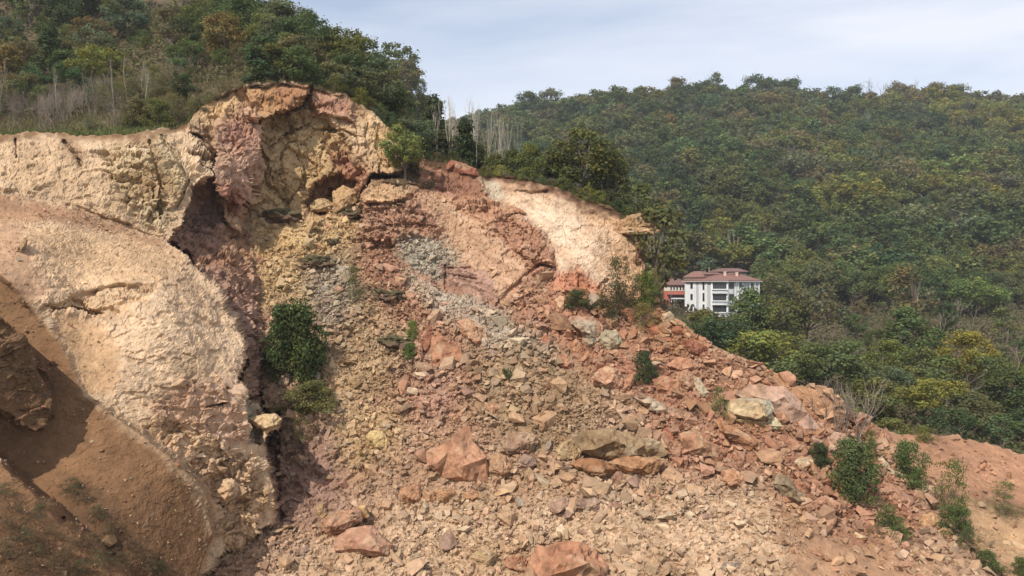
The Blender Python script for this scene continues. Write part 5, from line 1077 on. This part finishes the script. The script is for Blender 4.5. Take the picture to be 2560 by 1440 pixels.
for k, (px, bk, ht, c_) in enumerate([(395, 3, 2.8, OLIVE), (440, 4, 2.6, (.13, .12, .05)), (350, 5, 2.4, BROWN), (480, 2.5, 1.6, BROWN), (455, 6.5, 2.4, DARK), (420, 8.5, 3, BROWN)]):
    q = gpt(px, edge_y(px) + bk); tree('thinbush' if k % 2 else 'bush', q, ht, c_, f"{['low olive', 'yellowish', 'dull brown', 'small brown', 'dark', 'taller brown'][k]} bush above the right end of the cliff top", 'bushes above the cliff', None, 'bush', 1.1)
# --- valley at the right
VK = [('oval', 1850, 150, 722, MID, 1.0, 'dark green tree in front of the white house'), ('round', 1780, 128, 782, DARK, 1.4, 'bushy dark tree below the left end of the white house'), ('round', 1760, 150, 776, OLIVE, 1.3, 'olive tree between the slope and the white house'), ('round', 1950, 150, 742, OLIVE, 1.3, 'olive tree at the right corner of the white house'),
      ('sparse', 2020, 150, 715, BROWN, 1.2, 'dark brown thin tree right of the white house'), ('round', 2400, 122, 830, YELG, 1.2, 'big yellow orange tree at the right side of the valley'), ('round', 2480, 118, 880, OLIVE, 1.2, 'round olive tree beside the big yellow orange tree'), ('round', 2210, 125, 850, BRIGHT, 1.2, 'bright green tree in the middle of the valley'),
      ('spread', 2340, 98, 950, YELG, 1.4, 'yellow green leafy tree above the earth bank'), ('round', 2180, 98, 945, OLIVE, 1.6, 'olive bushy tree above the leafless shrubs'), ('round', 2420, 94, 985, GREYG, 1.7, 'grey green bushy tree over the earth bank'), ('oval', 2290, 140, 770, MID, 1.4, 'green tree below the twin utility pole'), ('round', 2540, 100, 930, DARK, 1.4, 'dark green tree at the right edge of the valley'),
      ('round', 1930, 118, 830, YELG, 1.6, 'yellow green low tree above the right crest of the slope'), ('spread', 2060, 112, 850, OLIVE, 1.4, 'olive spreading tree above the right crest of the slope'), ('round', 2440, 200, 690, BRIGHT, 1.5, 'bright green round tree on the far lower slope'), ('sparse', 2290, 175, 660, BROWN, 1.2, 'tall brown bare looking tree on the lower slope')]
for kd, px, y, top, c_, wd, lb in VK:
    p = gpt(px, y); ht = max(3.0, (720 - top) / FPX * y - p[2]); tree(kd, p, ht, jit(c_, .06), lb, 'trees of the valley', None, 'tree', wd, lm=True); pts_.append((p[0], p[1])); WLM.append((px, top + 40, short(lb))) if len(short(lb).split()) < 4 else None
nv = 0
for _ in range(5000):
    if nv >= 78: break
    y = 84 + 125 * vr.uniform() ** .9; px = vr.uniform(1640, 2720)
    e = edge_y(px)
    if y < e + (6 if px < 2050 else 10) : continue
    p = gpt(px, y)
    if 1630 < px < 1930 and 100 < y < 232: continue
    if not far_ok(p, 4.3): continue
    field = px > 1900 and 150 < y < 205
    c_ = [OLIVE, MID, YELG, OLIVE, BROWN, GREYG, MID, DARK, BROWN][int(vr.uniform() * 9)]
    if vr.uniform() < (.8 if field else .16):
        bare(BARE, p, vr.uniform(3.5, 7), f"leafless grey brown tree in the valley, {wl(*topx(*p))}", 'leafless trees of the valley', 'bare_tree', 'bare tree', 1.1); nv += 1; continue
    ht = vr.uniform(4.0, 7.5) * (.75 if px < 1950 and y < 120 else 1) * (.7 if y < 100 else 1)
    auto(['round', 'spread', 'oval', 'round', 'sparse'][int(vr.uniform() * 5)], p, ht, c_, 'in valley', 'trees of the valley', 1.35); nv += 1
# --- far hill: the trees that show largest one by one, the rest as one wood
cand = []
for _ in range(14000):
    y = 206 + 290 * math.sqrt(vr.uniform()) if vr.uniform() < .8 else vr.uniform(206, 330); px = vr.uniform(1000, 2760); p = ((px - 1280) / FPX * y, y)
    if 1640 < px < 1930 and y < 236: continue
    if not far_ok(p, 5.6 if y < 420 else 5.0): continue
    cand.append((px, y))
cand.sort(key=lambda a: a[1]); NF = max(0, 292 - NT['tree'])
zone = lambda px, y: fbm(np.array([[px / FPX * y / 38, y / 38, 3.0]]), 3, 191)[0]
Vs, Fs, Cs, base = [], [], [], 0
LOWP = []
for kd in ('round', 'spread', 'round', 'oval', 'spread'):
    (V, F, c3), cl = crown(kd, 400 + len(LOWP), n=1350, leaf=.033, m=36, cr_=(.07, .15)); LOWP.append((V, F, c3))
PALF = [OLIVE, MID, GREYG, BROWN, DARK, YELG, RUST]
nf = 0
for i, (px, y) in enumerate(cand):
    p = gpt(px, y); z_ = zone(px - 1280, y); r_ = vr.uniform()
    yel = math.exp(-(((px - 1850) / 90) ** 2 + ((topx(*p)[1] - 590) / 80) ** 2)) + .8 * math.exp(-(((px - 2400) / 200) ** 2 + ((topx(*p)[1] - 290) / 60) ** 2)) + .6 * math.exp(-(((px - 2030) / 120) ** 2 + ((topx(*p)[1] - 520) / 50) ** 2))
    if r_ < yel * .8: c_ = YELG if z_ > -.3 else OLIVE
    elif y > 430: c_ = [DARK, BROWN, OLIVE, GREYG, MID][int(vr.uniform() * 5)]
    elif z_ > .18: c_ = [OLIVE, BROWN, OLIVE, YELG][int(vr.uniform() * 4)]
    elif z_ > -.08: c_ = [OLIVE, MID, BROWN, OLIVE, GREYG][int(vr.uniform() * 5)]
    else: c_ = [MID, DARK, GREYG, MID, DARK, OLIVE][int(vr.uniform() * 6)]
    ht = vr.uniform(6.0, 13.0) if y < 425 else vr.uniform(6, 15)
    if nf < NF:
        auto(['round', 'spread', 'round', 'oval', 'spread', 'sparse'][int(vr.uniform() * 6)], p, ht, c_, 'on far hillside', 'trees of the far hillside', 1.15, [l for l in WLM if l[0] > 1300]); nf += 1
        continue
    V, F, c3 = LOWP[i % 5]; a = vr.uniform(0, 6.28); ca, sa = math.cos(a), math.sin(a); w_ = ht * vr.uniform(.85, 1.5)
    W = np.stack([(V[:, 0] * ca - V[:, 1] * sa) * w_, (V[:, 0] * sa + V[:, 1] * ca) * w_, V[:, 2] * ht], -1) + np.array(p)
    Vs.append(W); Fs.append(F + base); Cs.append(c3 * np.array(jit(c_, .14)) * FOL * np.array([1.04, 1.03, .93])); base += len(V)
tag(link('far_woodland', mesh_np('far_woodland', np.concatenate(Vs), np.concatenate(Fs), np.concatenate(Cs), M_LEAF)), 'mixed autumn woodland covering the upper far hillside', 'woodland', kind='stuff')
for k in range(34):
    px = vr.uniform(1250, 2560); y = vr.uniform(240, 440); p = gpt(px, y)
    bare(POLEB if k % 2 else BARE, p, vr.uniform(9, 14), f"leafless {'slender' if k % 2 else 'branching'} tree on far hillside, {wl(px, gpy(px, y) - 40, [l for l in WLM if l[0] > 1300])}", 'leafless trees of the far hillside', 'bare_tree', 'bare tree', .8)
# skyline trees
for k, (px, top, kd, c_, wd) in enumerate([(1688, 196, 'tall', BROWN, 1.4), (1785, 185, 'sparse', GREYG, .9), (1880, 190, 'round', DARK, 1.2), (1915, 196, 'round', DARK, 1.0), (1940, 200, 'round', DARK, 1.0), (1988, 194, 'tall', DARK, 1.3), (1968, 206, 'tall', DARK, 1.2), (2080, 214, 'round', DARK, .9), (2145, 214, 'round', DARK, 1.1), (2240, 208, 'round', BROWN, 1.0), (2345, 208, 'round', BROWN, 1.2), (2400, 212, 'round', GREYG, 1.2), (1330, 230, 'round', DARK, 1.2), (1372, 225, 'round', GREYG, 1.1), (1540, 222, 'oval', GREYG, .8), (1600, 222, 'round', MID, 1.1)]):
    y = 452; p = gpt(px, y); ht = (720 - top) / FPX * y - p[2]
    tree(kd, p, max(ht, 6), c_, f"{CN[c_]} {TKIND[kd]} tree on the far skyline, {['first', 'second', 'third', 'fourth', 'fifth', 'sixth', 'seventh', 'eighth', 'ninth', 'tenth', 'eleventh', 'twelfth', 'thirteenth', 'fourteenth', 'fifteenth', 'sixteenth'][sorted([1688, 1785, 1880, 1915, 1940, 1988, 1968, 2080, 2145, 2240, 2345, 2400, 1330, 1372, 1540, 1600]).index(px)]} tall one from left", 'skyline trees of the far hill', None, 'tree', wd)
for k, (px, top) in enumerate([(2190, 190), (2285, 196), (2175, 200), (1790, 182)]):
    p = gpt(px, 455); bare(BARE, p, (720 - top) / FPX * 455 - p[2], ['widest leafless tree on the far skyline', 'narrow leafless tree on the far skyline at right', 'smaller leafless tree touching the widest skyline one', 'leafless tree on the far skyline above the ridge end'][k], 'leafless skyline trees', 'bare_tree', 'bare tree', .9)
# --- low growth and grass: uncountable
def leaves_on(name, pts3, cols, leaf, up, label, cat, per=1, tall=False):
    n = len(pts3); r = np.random.default_rng(len(name)); d = r.normal(size=(n, 3)); d[:, 2] = np.abs(d[:, 2]) + up; d /= np.linalg.norm(d, axis=1, keepdims=True)
    t = np.cross(d, r.normal(size=(n, 3))); t /= np.linalg.norm(t, axis=1, keepdims=True); b = np.cross(d, t); s = (leaf * r.uniform(.5, 1.5, n))[:, None]
    if tall:                                       # blades
        lean = r.normal(size=(n, 3)) * .35; lean[:, 2] = 1; side = r.normal(size=(n, 3)); side[:, 2] = 0; side /= np.linalg.norm(side, axis=1, keepdims=True)
        V = np.stack([pts3 - side * s * .09, pts3 + side * s * .09, pts3 + lean * s], 1).reshape(-1, 3); F = np.arange(3 * n).reshape(n, 3); k = 3
    else:
        V = np.stack([pts3 - t * s, pts3 + b * s * .8, pts3 + t * s, pts3 - b * s * .8], 1).reshape(-1, 3); F = np.arange(4 * n).reshape(n, 4); k = 4
    tag(link(name, mesh_np(name, V, F, np.repeat(cols * 1.15 * r.uniform(.7, 1.3, (n, 1)), k, 0), M_LEAF)), label, cat, kind='stuff')
def gsamp(n, x0, x1, f0, f1, seed):
    r = np.random.default_rng(seed); px = r.uniform(x0, x1, n); j = np.clip(np.searchsorted(ub, px), 0, len(jj) - 1); y = pb[j, 1] + f0 + (f1 - f0) * r.uniform(0, 1, n)
    z = np.array([np.interp(y[i], G[:, j[i], 1], G[:, j[i], 2]) for i in range(n)]); return np.stack([(px - 1280) / FPX * y, y, z], -1), px, r
q, px, r = gsamp(26000, -200, 480, 0, 14, 1); c_ = np.where((r.uniform(0, 1, len(q)) < np.where(q[:, 1] - np.array([edge_y(a) for a in px]) < 5, .75, .2))[:, None], np.array([[.10, .13, .04]]), np.array([[.20, .155, .085]]))
leaves_on('dry_grass', q, c_, .34, 1, 'green and dry grass along the top of the cliff', 'grass', tall=True)
q, px, r = gsamp(16000, 430, 1060, 0, 9, 2); c_ = np.where((r.uniform(0, 1, len(q)) < .4)[:, None], np.array([[.10, .11, .04]]), np.array([[.17, .13, .07]]))
leaves_on('scarp_grass', q, c_, .30, 1, 'dry grass along the top of the scarp', 'grass', tall=True)
q, px, r = gsamp(15000, 1050, 1620, 0, 6, 3); c_ = np.where((r.uniform(0, 1, len(q)) < .6)[:, None], np.array([[.085, .095, .035]]), np.array([[.14, .105, .06]]))
leaves_on('ridge_grass', q, c_, .42, 1, 'grass and low growth along the ridge top', 'grass', tall=True)
q, px, r = gsamp(30000, -200, 1060, 8, 75, 4); q[:, 2] += r.uniform(0, .9, len(q)); c_ = np.where((r.uniform(0, 1, len(q)) < .5)[:, None], np.array([[.10, .10, .045]]), np.array([[.14, .105, .06]]))
leaves_on('hill_undergrowth', q, c_, .20, .3, 'undergrowth between the trees of the wooded hill', 'undergrowth')
q, px, r = gsamp(60000, 1400, 2760, 2, 150, 6); q = q[(px > 1630) | (q[:, 1] > 97)]; r = np.random.default_rng(66); q[:, 2] += r.uniform(0, 1.3, len(q)) * np.clip((q[:, 1] - 76) / 20, .25, 1); c_ = np.where((r.uniform(0, 1, len(q)) < .5)[:, None], np.array([[.095, .105, .04]]), np.array([[.135, .105, .065]]))
leaves_on('valley_undergrowth', q, c_, .24, .3, 'scrub and brambles on the valley floor', 'undergrowth')
r = np.random.default_rng(9); n = 60000; y = 200 + 300 * r.uniform(0, 1, n); px = r.uniform(1000, 2800, n); j = np.clip(np.searchsorted(ub, px), 0, len(jj) - 1)
z = np.array([np.interp(y[i], G[:, j[i], 1], G[:, j[i], 2]) for i in range(n)]); q = np.stack([(px - 1280) / FPX * y, y, z + r.uniform(0, 2.2, n)], -1)
leaves_on('forest_undergrowth', q, np.where((r.uniform(0, 1, n) < .6)[:, None], np.array([[.08, .085, .035]]), np.array([[.11, .09, .05]])), .5, .3, 'undergrowth beneath the far woodland', 'undergrowth')

# filler bushes between the trees of the wooded hill
kb = 0
for _ in range(4000):
    if kb >= 120: break
    px = vr.uniform(-170, 640); y = edge_y(px) + (14 if px < 470 else 5) + 50 * vr.uniform(); p = gpt(px, y); by = topx(*p)[1]
    if by < -20 or (300 < px < 430 and 125 < by < 205) or (470 < px and by > 172): continue
    if not far_ok(p, 1.6): continue
    c_ = [BROWN, OLIVE, BROWN, GREYG, MID][int(vr.uniform() * 5)]
    tree('thinbush' if kb % 3 else 'bush', p, vr.uniform(1.6, 3.2), jit(c_), f"{CN[c_]} bush between hill trees, {wl(px, by, [l for l in WLM if l[0] < 1300])}", 'bushes of the wooded hill', None, 'bush', 1.1); kb += 1
# labels that still coincide are told apart by their order from the left
bpy.context.view_layer.update()
from collections import defaultdict
same = defaultdict(list)
for o in COL.objects:
    if o.parent is None and 'label' in o and 'kind' not in o: same[(o['label'])].append(o)
ORD = ['leftmost', 'second from left', 'third from left', 'fourth from left', 'fifth from left', 'sixth from left', 'seventh from left', 'eighth from left', 'ninth from left', 'tenth from left', 'eleventh from left', 'twelfth from left']
for lb, os_ in same.items():
    if len(os_) < 2: continue
    os_.sort(key=lambda o: o.location[0] / o.location[1]); n = len(os_)
    for k, o in enumerate(os_):
        q = 'rightmost' if k == n - 1 else 'middle one' if n == 3 and k == 1 else ORD[min(k, 11)]
        t = lb + ', ' + q
        for cut in ('close ', 'well ', 'far ', ' round', ' oval', ' spreading', ' airy', 'grey '):
            if len(t.split()) > 16: t = t.replace(cut, '', 1) if cut in lb else t
        o['label'] = t
# ---------------------------------------------------------------- haze
hm = bpy.data.materials.new('haze'); hm.use_nodes = True; hn = hm.node_tree.nodes; hn.remove(hn['Principled BSDF'])
pv = hn.new('ShaderNodeVolumePrincipled'); pv.inputs['Density'].default_value = HAZE; pv.inputs['Color'].default_value = (.84, .87, .93, 1); pv.inputs['Anisotropy'].default_value = .2
hm.node_tree.links.new(pv.outputs[0], hn['Material Output'].inputs['Volume'])
tag(MB().box((0, 600, 65), (2900, 2900, 196)).build('haze', hm), kind='stuff')
